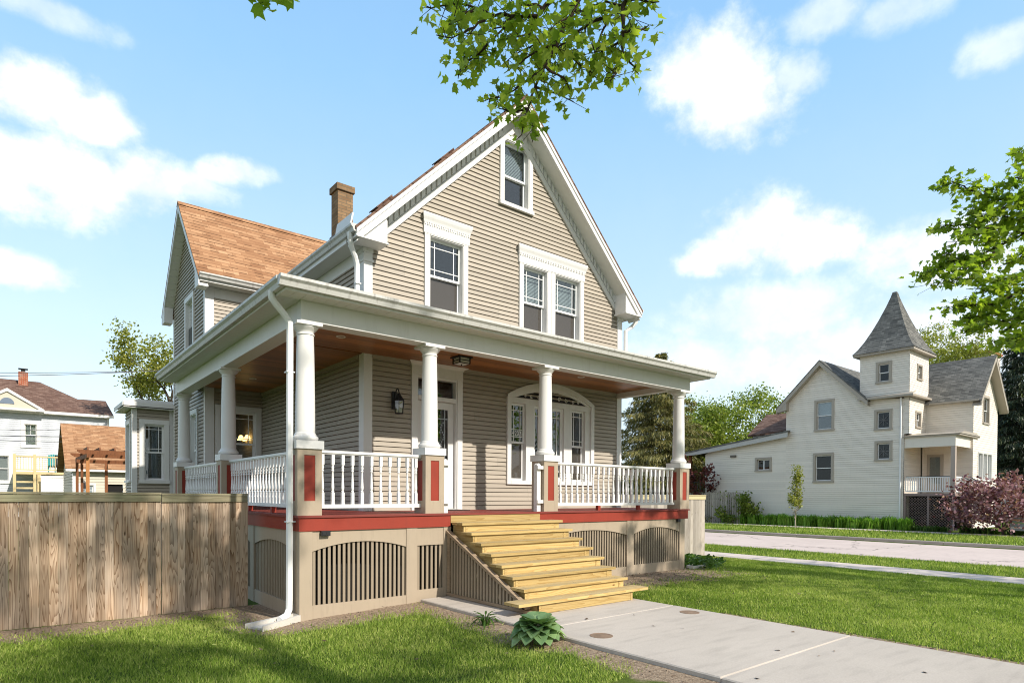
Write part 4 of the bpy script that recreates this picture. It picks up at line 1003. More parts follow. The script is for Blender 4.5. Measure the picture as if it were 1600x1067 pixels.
def splash(loc, ang, label, n='splash_block'):
    b = MB(); ca, sa = math.cos(ang), math.sin(ang)
    def T(u, v, z): return (loc[0]+u*ca-v*sa, loc[1]+u*sa+v*ca, loc[2]+z)
    out = [(-0.30, -0.10), (-0.32, 0.10), (0.32, 0.17), (0.36, 0), (0.32, -0.17)]
    for s in (-1, 1):
        P = [(-0.32, s*0.10), (-0.32, s*0.055), (0.30, s*0.115), (0.34, s*0.175)]
        i0 = b.pts([T(u, v, -0.03) for u, v in P]); i1 = b.pts([T(u, v, 0.075 if i in (0, 1) else 0.045) for i, (u, v) in enumerate(P)])
        b.face(range(i0, i0+4)); b.face(range(i1, i1+4))
        for i in range(4): j = (i+1) % 4; b.face([i0+i, i0+j, i1+j, i1+i])
    P = [(-0.32, -0.055), (-0.32, 0.055), (0.30, 0.115), (0.30, -0.115)]
    i0 = b.pts([T(u, v, -0.03) for u, v in P]); i1 = b.pts([T(u, v, 0.025 if i in (0, 1) else 0.006) for i, (u, v) in enumerate(P)])
    b.face(range(i0, i0+4)); b.face(range(i1, i1+4))
    for i in range(4): j = (i+1) % 4; b.face([i0+i, i0+j, i1+j, i1+i])
    for s in (-0.34,): b.prism([(T(-0.32, -0.10, 0)[0], T(-0.32, -0.10, 0)[1]), (T(-0.36, -0.06, 0)[0], T(-0.36, -0.06, 0)[1]), (T(-0.36, 0.06, 0)[0], T(-0.36, 0.06, 0)[1]), (T(-0.32, 0.10, 0)[0], T(-0.32, 0.10, 0)[1])], 'z', loc[2]-0.03, loc[2]+0.08)
    tagd(b.build(n, splashm), label, 'splash block')
splash((-0.32, -0.02, 0.02), rad(200), 'pale concrete splash block under the corner downspout by the fence')
splash((9.15, 0.02, 0.10), rad(20), 'white splash block in the mulch at the far right corner of the porch')
# ================================================================== fences
def plank_fence(rt, x0, x1, y, zt, zb=-0.05, bw=0.103, capm=cap_w, boardm=fence_w, posts=()):
    b = MB(); x = x0
    while x < x1-0.01:
        xe = min(x+bw, x1); b.tone = random.random(); dy = random.uniform(-0.003, 0.003)
        b.box(x+0.0012, xe-0.0012, y+dy, y+0.02+dy, zb+random.uniform(0, 0.012), zt-0.03); x = xe
    b.build('board_panel', boardm, rt)
    b = MB(); b.tone = random.random(); b.box(x0+0.002, x1-0.002, y-0.026, y-0.005, zt-0.115, zt-0.016); b.tone = random.random(); b.box(x0, x1, y-0.04, y+0.10, zt-0.015, zt+0.012); b.build('cap_rail', capm, rt)
    b = MB(); b.box(x0, x1, y+0.024, y+0.06, 0.4, 0.49); b.box(x0, x1, y+0.024, y+0.06, zt-0.4, zt-0.31); b.build('back_rail', boardm, rt)
    for px in posts:
        b = MB(); b.tone = random.random(); b.box(px-0.09, px+0.09, y-0.012, y+0.09, zb, zt-0.118); b.build('post', boardm, rt)
F = root('wooden_fence', (-4, 1.77, 0), 'tall weathered plank fence with mossy cap at the left of the porch', 'fence')
plank_fence(F, -1.36, -0.175, 1.77, 1.735, posts=(-0.262,)); plank_fence(F, -3.80, -1.366, 1.775, 1.745); plank_fence(F, -6.2, -3.81, 1.775, 1.74); plank_fence(F, -9.0, -6.21, 1.775, 1.745)
F = root('wooden_fence', (11, 2.45, 0), 'pale plank fence with yellowish cap beyond the right end of the porch', 'fence')
plank_fence(F, 8.68, 13.2, 2.45, 1.76, bw=0.14, capm=paint('raw_cap_board', (0.55, 0.47, 0.27), 0.8, 0.1, 4.0, 0.3, (0.3, 0.3, 0.16)), boardm=greywood)
b = MB()
for k in range(30):
    b.tone = random.random(); y = 2.49+k*0.14; b.box(13.18, 13.2, y+0.001, y+0.139, -0.1, 1.73)
b.build('board_panel', greywood, F)
# ================================================================== ground
def fbm(x, y, s=1.0):
    return (np.sin(x*1.7*s+1.3*np.sin(y*1.1*s+0.4))+np.sin(y*2.1*s+1.7*np.sin(x*0.9*s+2.1))+0.6*np.sin(x*4.3*s+y*3.1*s+1.1)+0.5*np.sin(x*7.7*s-y*6.1*s)+0.4*np.sin(-x*11.3*s+y*13.7*s+0.6))/3.5
def gz(x, y):
    x = np.asarray(x, float); y = np.asarray(y, float)
    z = np.interp(x, [-60, -0.2, 0, 1.9, 4.6, 9.2, 12.9, 13.3, 17.0, 17.31, 17.36, 26.06, 26.10, 26.3, 32, 34, 36, 45], [0, 0, 0, 0.085, 0.105, 0.11, -0.045, -0.065, -0.062, -0.062, -0.35, -0.35, -0.062, -0.062, -0.062, -0.06, 0.02, 0.0])
    near = (x > -8) & (x < 12.5)
    return z+np.where(near, 0.012*fbm(x, y, 0.8), 0)
def soilmask(x, y):
    """bare earth: along the fence, the porch skirt, the walk edge, and the mulch bed right of the steps"""
    n = fbm(x*1.6, y*1.6)*0.5+0.5*fbm(x*4.2+3, y*4.2)
    def band(d, w): return np.clip(1.0-d/w, -1, 1)
    m = np.where(y < 1.8, band(np.maximum(1.75-y, 0)+np.maximum(x-0.1, 0)*2, 0.86+0.07*np.maximum(-x-1, 0)), -1)
    m = np.maximum(m, np.where(y < 1.8, band(np.hypot(np.maximum(np.maximum(-x-0.05, x-2.4), 0)*0.8, np.maximum(-y, 0)), 0.80), -1))
    m = np.maximum(m, np.where((x < 1.95) & (y < 0.2), band(1.90-x, 0.46+0.22*np.exp(-((y+2.7)/1.0)**2)), -1))
    m = np.maximum(m, np.where((x > 4.5) & (y < 0.1) & (y > -4), 1.15-np.maximum(np.abs(x-6.9)/2.3, np.maximum(-y-0.1, 0)/1.25), -1))
    m = np.maximum(m, np.where((x > 4.4) & (y < -3.5), band(x-4.55, 0.22), -1))
    return m+0.33*n
nearx = np.arange(-10, 13.0, 0.16); neary = np.arange(-10, 4.0, 0.16)
gxs = np.concatenate([[-900, -300, -100, -60, -40, -30, -22, -16, -12.5], nearx, [13.3, 14, 15, 16, 17.0, 17.31, 17.36, 19, 22, 25, 26.06, 26.10, 26.3, 28, 30, 32, 34, 36, 38, 42, 50, 70, 110, 300, 900]])
gys = np.concatenate([[-900, -300, -100, -60, -40, -28, -20, -15, -12], neary, [4.5, 5.5, 7, 9, 12, 16, 20, 26, 34, 45, 60, 80, 120, 300, 900]])
GXX, GYY = np.meshgrid(gxs, gys, indexing='ij')
Z = gz(GXX, GYY)
V = np.stack([GXX, GYY, Z], -1).reshape(-1, 3)
nx, ny = len(gxs), len(gys)
F_ = [(i*ny+j, (i+1)*ny+j, (i+1)*ny+j+1, i*ny+j+1) for i in range(nx-1) for j in range(ny-1)]
me = bpy.data.meshes.new('ground'); me.from_pydata([tuple(v) for v in V], [], F_); me.update()
a_ = me.attributes.new('soil', 'FLOAT', 'POINT'); a_.data.foreach_set('value', soilmask(GXX, GYY).reshape(-1).astype(np.float32))
m, nt = newmat('lawn_and_soil')
t = N(nt, 'TexCoord').outputs['Object']
sm = N(nt, 'Attribute', {'attribute_name': 'soil'}).outputs['Fac']
n1 = N(nt, 'TexNoise', None, Vector=t, Scale=1.1, Detail=6.0, Roughness=0.65).outputs[0]; n2 = N(nt, 'TexNoise', None, Vector=t, Scale=28.0, Detail=6.0, Roughness=0.7).outputs[0]; n3 = N(nt, 'TexNoise', None, Vector=t, Scale=6.0, Detail=4.0).outputs[0]
gcol = mixc(nt, n3, (0.045, 0.075, 0.012), (0.085, 0.13, 0.018)); gcol = mixc(nt, N(nt, 'MapRange', None, i0=n1, i1=0.45, i2=0.7, i3=0.0, i4=0.6).outputs[0], gcol, (0.12, 0.14, 0.03))
scol = ramp(nt, n2, [(0.25, (0.07, 0.048, 0.034)), (0.5, (0.27, 0.20, 0.14)), (0.7, (0.46, 0.37, 0.265)), (1.0, (0.60, 0.51, 0.40))])
f = N(nt, 'MapRange', {'interpolation_type': 'SMOOTHSTEP'}, i0=M(nt, 'ADD', sm, M(nt, 'MULTIPLY', M(nt, 'SUBTRACT', n3, 0.5), 0.5)), i1=0.0, i2=0.28, i3=0.0, i4=1.0).outputs[0]
finish(nt, mixc(nt, f, gcol, scol), 0.95, 0.1, n2, 0.7, 0.03)
me.materials.append(m); me.polygons.foreach_set('use_smooth', np.ones(len(me.polygons), bool))
o = bpy.data.objects.new('ground', me); COL.objects.link(o); o['kind'] = 'structure'
def structure(name, b, mat): o = b.build(name, mat); o['kind'] = 'structure'; return o
def path_box(b, x0, x1, y0, y1, zt, h=0.14, bev=0.012):
    b.box(x0, x1, y0, y1, zt-h, zt-bev)
    i0 = b.pts([(x0, y0, zt-bev), (x1, y0, zt-bev), (x1, y1, zt-bev), (x0, y1, zt-bev)]); i1 = b.pts([(x0+bev, y0+bev, zt), (x1-bev, y0+bev, zt), (x1-bev, y1-bev, zt), (x0+bev, y1-bev, zt)])
    b.face(range(i1, i1+4))
    for i in range(4): j = (i+1) % 4; b.face([i0+i, i0+j, i1+j, i1+i])
b = MB(); js = [-0.04, -2.78, -5.26, -7.75, -10.2, -12.7]
for k, (a, c) in enumerate(zip(js, js[1:])):
    path_box(b, 1.875, 4.575, c+0.004, a-0.004, 0.13+0.001*(k % 2), 0.16)
structure('walkway', b, walkm)
b = MB(); y = -40.0
while y < 60: path_box(b, 13.25, 14.5, y+0.004, y+1.5-0.004, -0.045); y += 1.5
structure('sidewalk', b, swalk)
b = MB(); y = -60.0
while y < 90: path_box(b, 32.4, 33.8, y+0.004, y+1.5-0.004, -0.045); y += 1.5
structure('sidewalk', b, swalk)
b = MB(); y = -90.0
while y < 120: b.box(17.32, 26.08, y+0.006, y+4.5-0.006, -0.26, -0.20); y += 4.5
structure('road', b, roadm)
for x0, x1 in ((17.15, 17.315), (26.085, 26.26)):
    b = MB(); y = -90.0
    while y < 120: path_box(b, x0, x1, y+0.006, y+3.0-0.006, -0.045, 0.3, 0.02); y += 3.0
    structure('kerb', b, kerbm)
for (x, y), lb in (((2.24, -3.48), 'round rusty cleanout cover in the walkway near the hosta'), ((4.28, -3.25), 'round rusty cleanout cover at the right edge of the walkway')):
    b = MB(); b.lathe(x, y, [(0.135, 0.128), (0.135, 0.1345), (0.118, 0.1350), (0.115, 0.1325), (0.03, 0.1330), (0.02, 0.136)], 28); r_ = b.build('cleanout_cover', paint('rusty_iron', (0.22, 0.15, 0.10), 0.8, 0.3, 12.0), None, 30); tagd(r_, lb, 'cleanout cover', 'cleanout covers in the walkway')
# ================================================================== the tower house across the road
T = root('tower_house', (38, 6, 0), 'ivory two storey house with a steep grey tower roof across the street', 'house')
HX = 35.0; LX = LEFT(HX)
ex = dict(exp=0.125, lip=0.013, gr=0.009)
mz = lambda y: 9.81-0.99*abs(y-8.94)
sq1 = (5.19, 5.86, 5.57, 6.53); sq2 = (5.17, 5.83, 3.84, 4.76); up = (8.32, 9.22, 5.78, 7.45); lo = (8.32, 9.27, 2.68, 4.24); sm_ = (12.17, 13.07, 3.44, 4.14)
b = MB(LX); siding(b, lambda z: max(4.48, 8.94-(9.81-0.12-z)/0.99) if z > 7.16 else 4.48, lambda z: min(11.12, 8.94+(9.81-0.12-z)/0.99) if z > 7.1 else 11.12, -0.1, 9.6, [sq1, sq2, up, lo], **ex)
lz = lambda y: 5.68-(y-10.9)*0.145
siding(b, 11.12, lambda z: 16.95 if z < 4.74 else max(11.13, 10.9+(5.62-z)/0.145), -0.1, 5.55, [sm_], **ex)
b.build('wall', ivory, T, recalc=False)
for o_ in (up, lo): window(T, LX, *o_, cw=0.13, gm0=glass if o_ is up else glassfar, casing=greige, blind=((o_[2]+o_[3])/2, blindm) if o_ is up else None, muntin=None)
window(T, LX, *sm_, cw=0.12, gm0=glassfar, casing=greige, style='slider')
for o_ in (sq1, sq2):
    w_ = window(T, LX, *o_, cw=0.12, gm0=glassfar, casing=greige, style='single', muntin=None)
    b = MB(LX); c = ((o_[0]+o_[1])/2, (o_[2]+o_[3])/2)
    for k in range(8):
        a = k*math.pi/4; b.beam((c[0], -0.055, c[1]), (c[0]+0.3*math.cos(a), -0.055, c[1]+0.3*math.sin(a)), 0.012, 0.012)
    b.build('leaded_star', paint('grey_lead', (0.2, 0.2, 0.2), 0.4), w_)
# plain back and side walls
b = MB(); b.prism([(4.5, -0.1), (11.1, -0.1), (11.1, 7.2), (8.94, 9.5), (6.6, 7.2), (4.5, 7.2)], 'x', 44.0, 44.1); b.box(HX+0.02, 44, 11.08, 11.12, -0.1, 7.2); b.box(HX+0.02, 39.0, 16.91, 16.95, -0.1, 4.6)
b.box(38.9, 38.95, 11.2, 16.9, -0.1, 5.0); b.build('wall', ivory, T)
b = MB()
slab(b, (34.62, 8.94, 9.93), (44.2, 8.94, 9.93), (44.2, 11.62, 9.93-2.68*0.99), (34.62, 11.62, 9.93-2.68*0.99), 0.07)
slab(b, (34.62, 8.94, 9.93), (34.62, 6.2, 9.93-2.74*0.99), (44.2, 6.2, 9.93-2.74*0.99), (44.2, 8.94, 9.93), 0.07)
b.build('roof', grey_sh, T)
b = MB()
for s, dl_ in ((1, 2.66), (-1, 2.72)):
    P = [(8.94, 9.855), (8.94+s*dl_, 9.855-dl_*0.99), (8.94+s*dl_, 9.60-dl_*0.99), (8.94, 9.60)]; b.prism(P, 'x', 34.63, 34.68)
    P = [(8.94, 9.63), (8.94+s*dl_, 9.63-dl_*0.99), (8.94+s*dl_, 9.60-dl_*0.99), (8.94, 9.60)]; b.prism(P, 'x', 34.681, HX)
b.prism([(11.60, 7.0), (11.60, 7.2), (10.95, 7.6), (10.95, 7.12)], 'x', 34.64, HX-0.01)
b.build('rake_trim', greige, T)
b = MB(); slab(b, (34.6, 10.85, 5.86), (39.2, 10.85, 5.86), (39.2, 18.4, 4.87), (34.6, 18.4, 4.87), 0.10); b.build('roof', grey_sh, T)
b = MB(); b.prism([(10.85, 5.755), (18.4, 4.765), (18.4, 4.60), (17.3, 4.66), (10.85, 5.45)], 'x', 34.63, 34.70); b.build('fascia', paint('pale_grey_trim', (0.45, 0.44, 0.42), 0.5), T)
b = MB(); b.box(34.95, 35.12, 18.12, 18.29, -0.1, 4.70); b.build('porch_post', brownwood, T)
b = MB(); e0, e1, r0_, r1_ = on(1168, 680, 'x', 36.3), on(1232, 671, 'x', 36.3), on(1198, 648, 'x', 39.0), on(1232, 643.5, 'x', 39.0); slab(b, tuple(e1), tuple(e0), tuple(r0_), (39.0, e1[1], r0_[2]), 0.10); slab(b, tuple(e0), (41.5, e0[1], e0[2]), (39.0, r0_[1], r0_[2]-0.002), tuple(r0_), 0.10); b.build('roof', brown_sh, T)
b = MB(); b.box(36.5, 40, 11.15, e0[1]-0.3, 4.0, e0[2]-0.08); b.build('wall', ivory, T)
b = MB(LX); b.box(14.55, 14.95, 0.0, 0.12, 4.36, 4.50); b.build('wall_light', paint('bronze', (0.12, 0.10, 0.08), 0.4), T)
b = MB(); b.box(HX+0.9, HX+0.95, 4.6, 11.0, 0, 7.1); b.prism([(11.0, 7.1), (8.94, 9.2), (6.7, 7.1)], 'x', HX+0.9, HX+0.95); b.box(HX+0.9, HX+0.95, 11.2, 16.8, 0, 4.4); b.build('dark_backing', darkgap, T)  # near-black planes added so these windows read dark
b = MB(LX); siding(b, 4.25, 4.48, 5.2, 7.22, [], **ex); b.build('wall', ivory, T, recalc=False)
b = MB(FRONT(4.47)); siding(b, HX+0.01, 37.57, -0.1, 5.2, [], **ex); b.build('wall', ivory, T, recalc=False)
# tower
TY0, TY1, TX1 = 4.24, 6.78, 37.9
tw = (5.25, 5.80, 8.20, 9.20)
b = MB(LX); siding(b, TY0, TY1, 7.42, 9.85, [tw], **ex); b.build('wall', ivory, T, recalc=False)
tf = (36.15, 36.75, 8.33, 9.05); tl = (36.0, 36.65, 5.65, 6.42)
b = MB(FRONT(TY0)); siding(b, HX, TX1, 7.42, 9.85, [tf], **ex); siding(b, HX, 37.57, 5.2, 7.2, [tl], **ex); b.build('wall', ivory, T, recalc=False)
b = MB(); b.box(HX+0.02, TX1, TY1-0.04, TY1, 7.2, 9.85); b.box(TX1-0.04, TX1, TY0+0.02, TY1-0.05, 7.2, 9.85); b.box(HX+0.05, TX1-0.05, TY0+0.05, TY1-0.06, 7.3, 7.35); b.box(HX+0.9, HX+0.95, TY0+0.9, TY1-0.05, 7.4, 9.7); b.box(HX+0.95, TX1-0.05, TY0+0.9, TY0+0.95, 7.4, 9.7); b.build('wall', ivory, T)
window(T, LX, *tw, cw=0.13, gm0=glassfar, casing=greige, muntin=None); window(T, FRONT(TY0), *tf, cw=0.10, casing=greige, muntin=None); window(T, FRONT(TY0), *tl, cw=0.10, casing=greige, muntin=None)
b = MB(); rows = [(0.0, 1.62), (0.45, 1.40), (1.1, 1.10), (1.9, 0.78), (2.7, 0.48), (3.35, 0.16), (3.62, 0.05)]
cx_, cy_ = (HX+TX1)/2, (TY0+TY1)/2; kx, ky = (TX1-HX)/2, (TY1-TY0)/2
rg = []
prof = [(0.0, 1.25), (0.3, 1.08), (0.75, 0.89), (1.35, 0.68), (2.0, 0.48), (2.75, 0.275), (3.3, 0.14), (3.62, 0.08)]
for h, s in prof: rg.append(b.pts([(cx_-kx*s*1.0, cy_-ky*s, 9.86+h), (cx_+kx*s, cy_-ky*s, 9.86+h), (cx_+kx*s, cy_+ky*s, 9.86+h), (cx_-kx*s, cy_+ky*s, 9.86+h)]))
for a, c in zip(rg, rg[1:]):
    for i in range(4): j = (i+1) % 4; b.face([a+i, a+j, c+j, c+i])
b.face(range(rg[0], rg[0]+4)); b.face(range(rg[-1], rg[-1]+4))
b.build('tower_roof', grey_sh, T)
b = MB(); b.box(HX-0.30, TX1+0.30, TY0-0.28, TY1+0.28, 9.74, 9.853); b.build('fascia', greige, T)
b = MB(); b.box(HX-0.38, 37.85, TY0-0.30, 6.75, 7.22, 7.33); slab(b, (HX-0.38, TY0-0.30, 7.335), (HX-0.38, 6.7, 7.335), (HX+0.1, 6.7, 7.50), (HX+0.1, TY0-0.30, 7.50), 0.004); b.build('roof', greige, T)
b = MB(); b.tube([(HX-0.10, 4.62, 7.2), (HX-0.06, 4.62, 7.0), (HX-0.06, 4.62, 0.3), (HX-0.25, 4.5, 0.12)], 0.05, 6); b.build('downspout', white2, T)
# street wing with the front gable
GXW, GYW = 37.57, 2.0
b = MB(LEFT(GXW)); siding(b, GYW, 4.4, 1.9, 7.2, [], **ex); b.build('wall', ivory, T, recalc=False)
gzf = lambda x: 9.62-1.03*abs(x-39.9)
gw1 = (39.35, 40.35, 5.95, 7.35); gw2 = (38.5, 41.1, 2.70, 4.2)
b = MB(FRONT(GYW)); siding(b, lambda z: max(GXW, 39.9-(9.5-z)/1.03), lambda z: min(42.2, 39.9+(9.5-z)/1.03), -0.1, 9.4, [gw1, gw2], **ex); b.build('wall', ivory, T, recalc=False)
window(T, FRONT(GYW), *gw1, cw=0.12, casing=greige, muntin=None)
for k in range(3): window(T, FRONT(GYW), 38.5+k*0.867, 38.5+(k+1)*0.867-0.10, 2.70, 4.2, cw=0.05, style='single', muntin=None, blind=(2.72, curtainm))
b = MB(); b.box(42.16, 42.2, GYW+0.02, 8, -0.1, 7.2); b.build('wall', ivory, T)
b = MB()
slab(b, (39.9, 1.55, 9.72), (39.9, 8.6, 9.72), (37.25, 8.6, 9.72-2.65*1.03), (37.25, 1.55, 9.72-2.65*1.03), 0.07); slab(b, (39.9, 1.55, 9.72), (42.6, 1.55, 9.72-2.7*1.03), (42.6, 8.6, 9.72-2.7*1.03), (39.9, 8.6, 9.72), 0.07)
b.build('roof', grey_sh, T)
b = MB()
for s in (-1, 1):
    P = [(39.9, 9.645), (39.9+s*2.64, 9.645-2.64*1.03), (39.9+s*2.64, 9.38-2.64*1.03), (39.9, 9.38)]; b.prism(P, 'y', 1.56, 1.61)
    P = [(39.9, 9.41), (39.9+s*2.64, 9.41-2.64*1.03), (39.9+s*2.64, 9.38-2.64*1.03), (39.9, 9.38)]; b.prism(P, 'y', 1.611, GYW-0.01)
b.box(37.23, 37.40, 1.7, 4.0, 6.93, 7.02); b.build('rake_trim', greige, T)
b = MB(); b.box(40.5, 40.9, 6.2, 6.6, 9.0, 10.0); b.build('chimney', paint('pale_chimney', (0.5, 0.47, 0.4), 0.8), T)
# its porch
b = MB(); b.box(34.95, 38.4, 1.9, 4.52, 4.98, 5.06); b.prism([(34.9, 5.061), (38.4, 5.061), (37.6, 5.2), (35.5, 5.2)], 'y', 1.85, 4.45); b.build('roof', greige, T)
b = MB(); b.box(35.05, 35.2, 2.10, 4.47, 4.42, 4.979); b.box(35.2, 38.0, 2.10, 2.25, 4.42, 4.979); b.build('porch_beam', ivory, T)
b = MB(); b.box(35.06, 35.26, 2.11, 2.31, 1.95, 4.42); b.build('porch_post', mul and paint('rosy_post', (0.40, 0.33, 0.28), 0.5), T)
b = MB(); b.box(35.03, 37.6, 2.08, 4.47, 1.80, 1.95); b.build('porch_deck', mauve, T)
b = MB()
for s in (-1, 1):
    k = -3.0
    while k < 5:
        # diagonal laths clipped to the panel y 2.2..4.4, z 0.1..1.75
        y0, z0 = 2.2, k
        pts = []
        for t in np.linspace(0, 1, 60):
            y = 2.2+2.2*t; z = (k+2.2*t) if s > 0 else (k+2.2-2.2*t)
            if 0.1 <= z <= 1.75: pts.append((y, z))
        if len(pts) > 2: b.beam((35.07+0.01*s, *pts[0]), (35.07+0.01*s, *pts[-1]), 0.012, 0.035, (1, 0, 0))
        k += 0.14
for y in (2.18, 3.3, 4.42): b.box(35.04, 35.09, y-0.05, y+0.05, 0.0, 1.79)
b.box(35.04, 35.09, 2.23, 4.37, 0.02, 0.1); b.build('lattice', mauve, T)
MB().box(35.6, 35.62, 2.15, 4.4, 0, 1.78).build('crawlspace_shade', darkgap, T)  # black sheet painted as the shade behind the lattice
def far_rail(p, q, z, z2, parent, n, mat=white2, cap=blackm):
    b = MB(); p = np.array(p, float); q = np.array(q, float)
    b.beam((*p, z+0.86), (*q, z2+0.86), 0.07, 0.05); b.beam((*p, z+0.1), (*q, z2+0.1), 0.05, 0.06)
    for i in range(n+1):
        t = i/n; c = p+(q-p)*t; zz = z+(z2-z)*t; b.box(c[0]-0.022, c[0]+0.022, c[1]-0.022, c[1]+0.022, zz+0.1, zz+0.84)
    o = b.build('railing', mat, parent)
    if cap: b = MB(); b.beam((*p, z+0.905), (*q, z2+0.905), 0.09, 0.03); b.build('rail_cap', cap, o)
far_rail((35.12, 4.4), (35.12, 2.35), 1.95, 1.95, T, 19)
far_rail((35.3, 2.15), (36.2, 2.15), 1.95, 1.95, T, 8, cap=None)
b = MB(LEFT(GXW)); b.box(3.35, 4.15, 0.0, 0.05, 1.96, 4.15); d_ = b.build('door', greige, T); b = MB(LEFT(GXW)); b.box(3.5, 4.0, 0.051, 0.06, 2.5, 4.0); b.build('pane', glass, d_)
b = MB(); b.lathe(36.2, 3.4, [(0.12, 4.85), (0.12, 4.78), (0.05, 4.72)], 12); b.build('porch_lamp', lampglow, T)
b = MB(); nst = 10
for i in range(nst):
    b.box(36.25, 37.5, 2.08-0.30*(i+1), 2.08-0.30*i-0.002, 1.95-0.195*(i+1)-0.05, 1.95-0.195*(i+1))
st = b.build('porch_steps', paint('tan_steps', (0.42, 0.33, 0.24), 0.7), T)
far_rail((36.22, 2.1), (36.22, -1.0), 1.95, -0.02, st, 20); far_rail((37.52, 2.1), (37.52, -1.0), 1.95, -0.02, st, 20)
b = MB(LX); b.lathe(0, 0, [(0.01, 0), (0.01, 0)], 3) if False else None
q_ = on(1251, 781.5, 'x', HX); hb = MB(); hb.tube([(HX+0.01, q_[1], q_[2]), (HX-0.05, q_[1], q_[2]), (HX-0.10, q_[1], q_[2]), (HX-0.115, q_[1], q_[2])], [0.05, 0.09, 0.09, 0.05], 14); hb.build('alarm_bell', paint('dark_red_bell', (0.16, 0.03, 0.02), 0.5), T, 50)
# ================================================================== places behind the fence on the left
NH = root('neighbor_house', (-4, 40, 0), 'pale blue grey house with brown hip roof behind the fence', 'house')
P_ = lambda px, py, y: tuple(on(px, py, 'y', y))
FN = FRONT(40)
nw1 = (-2.40, -1.78, 4.62, 5.95); nw2 = (-4.2, -3.13, 2.41, 3.96)
b = MB(FN); siding(b, -12, 1.95, -0.1, 6.72, [nw1, nw2], exp=0.125, lip=0.015); b.build('wall', bluegrey, NH, recalc=False)
b = MB(); b.box(1.9, 1.95, 40.02, 52, -0.1, 6.7); b.box(-12, 1.9, 41.8, 41.9, 0, 6.6); b.build('wall', bluegrey, NH)
window(NH, FN, *nw1, cw=0.16, head=0.2, blind=(4.64, curtainm), muntin='grid'); window(NH, FN, *nw2, cw=0.18, head=0.2, muntin=None, blind=(2.45, curtainm))
rA, rB, rC, rD = P_(62, 597, 44.5), P_(121, 623.5, 42.6), P_(165, 626.5, 42.6), (2.2, 39.6, 6.80)
rL = (-14.0, 44.5, rA[2]); eL = (-14, 39.6, 6.80); eM = (0.2, 39.6, 6.80)
b = MB()
for f in ((eL, eM, rA, rL), (eM, rB, rA), (eM, rD, rC, rB), (rD, (2.3, 52, 6.8), rC), (rC, (2.3, 52, 6.8), rB), (rB, (2.3, 52, 6.8), rA), (rA, (2.3, 52, 6.8), (-14, 52, 6.8), rL)): b.quad(*f)
b.build('roof', brown_sh, NH, recalc=False)
b = MB(); b.box(-14, 2.22, 39.58, 39.66, 6.62, 6.79); b.box(-14, 2.0, 39.66, 39.99, 6.60, 6.63); b.box(1.86, 1.99, 39.95, 40.0, -0.1, 6.6); b.build('fascia', white, NH)
b = MB(); a = P_(11, 606.5, 39.3); r_ = P_(69, 640.5, 39.3); dx = r_[0]-a[0]; zb_ = r_[2]
b.prism([(a[0]-dx, zb_), (a[0]+dx, zb_), (a[0], a[2])], 'y', 39.42, 41.0); g_ = b.build('gable', cream, NH)
b = MB(); ins = 0.16
for s in (-1, 1): b.prism([(a[0], a[2]+0.03), (a[0]+s*(dx+0.05), zb_), (a[0]+s*(dx-0.22), zb_), (a[0], a[2]-0.16)], 'y', 39.33, 39.415)
b.box(a[0]-dx, a[0]+dx, 39.33, 39.415, zb_-0.12, zb_-0.002); b.build('rake_trim', white, g_)
b = MB(); c = P_(11, 630.3, 39.4); b.prism([(c[0]+0.34*math.cos(t), c[2]+0.36*math.sin(t)) for t in np.linspace(0, math.pi, 14)], 'y', 39.395, 39.419); b.build('fan_window', paint('grey_blue_glass', (0.16, 0.20, 0.26), 0.15), g_)
c0, c1 = P_(28.5, 580, 43.6), P_(44, 600, 43.6)
b = MB(); b.box(c0[0], c1[0], 43.6, 44.3, c1[2]-1.2, c0[2]); ch = b.build('chimney', redbrick, NH); b = MB(); b.box((c0[0]+c1[0])/2-0.12, (c0[0]+c1[0])/2+0.12, 43.8, 44.05, c0[2], c0[2]+0.2); b.box((c0[0]+c1[0])/2-0.25, (c0[0]+c1[0])/2+0.25, 43.7, 44.15, c0[2]+0.2, c0[2]+0.24); b.build('chimney_cap', blackm, ch)
b = MB()
b.box(-2.95, -0.4, 37, 39.9, 2.80, 2.94)
for x in (-2.89, -1.97): b.box(x-0.07, x+0.07, 36.93, 36.995, -0.1, 3.95)
b.box(-1.85, -1.68, 37.02, 37.15, -0.1, 2.795)
for z in (0.9, 1.25, 1.6, 1.95, 2.3): b.box(-2.80, -2.06, 37.02, 37.06, z, z+0.10)
dk = b.build('deck', yelwood, NH)
b = MB(); b.box(-2.82, -0.42, 37.0, 37.10, 3.78, 3.86); b.box(-2.82, -0.42, 37.02, 37.08, 3.02, 3.09); x = -2.74
while x < -0.45: b.box(x-0.014, x+0.014, 37.035, 37.065, 3.09, 3.78); x += 0.125
b.build('railing', yelwood, dk)
b = MB()
for k in range(14): b.box(-1.70+k*0.09, -1.614+k*0.09, 36.6, 36.63, 0, 2.66)
b.box(-1.72, -0.42, 36.57, 36.599, 2.62, 2.72); tagd(b.build('vinyl_panel', white2), 'white vinyl privacy panel below the neighbor deck', 'fence')
def chair(x, lb):
    C_ = root('plastic_chair', (x, 38.0, 2.94), lb, 'chair', 'teal chairs on the neighbor deck')
    b = MB()
    for k in range(5): b.box(x-0.27+k*0.11, x-0.175+k*0.11, 37.75, 37.78, 3.28, 3.98+0.03*(2-abs(k-2)))
    b.build('backrest', tealm, C_); MB().box(x-0.27, x+0.27, 37.79, 38.25, 3.27, 3.32).build('seat', tealm, C_)
    for sx in (-0.24, 0.24):
        for sy in (37.8, 38.2): MB().box(x+sx-0.025, x+sx+0.025, sy-0.025, sy+0.025, 2.941, 3.269).build('leg', tealm, C_)
chair(-1.05, 'teal slatted chair on the yellow deck, left one of the pair'); chair(-0.72, 'teal slatted chair on the yellow deck, right one of the pair')
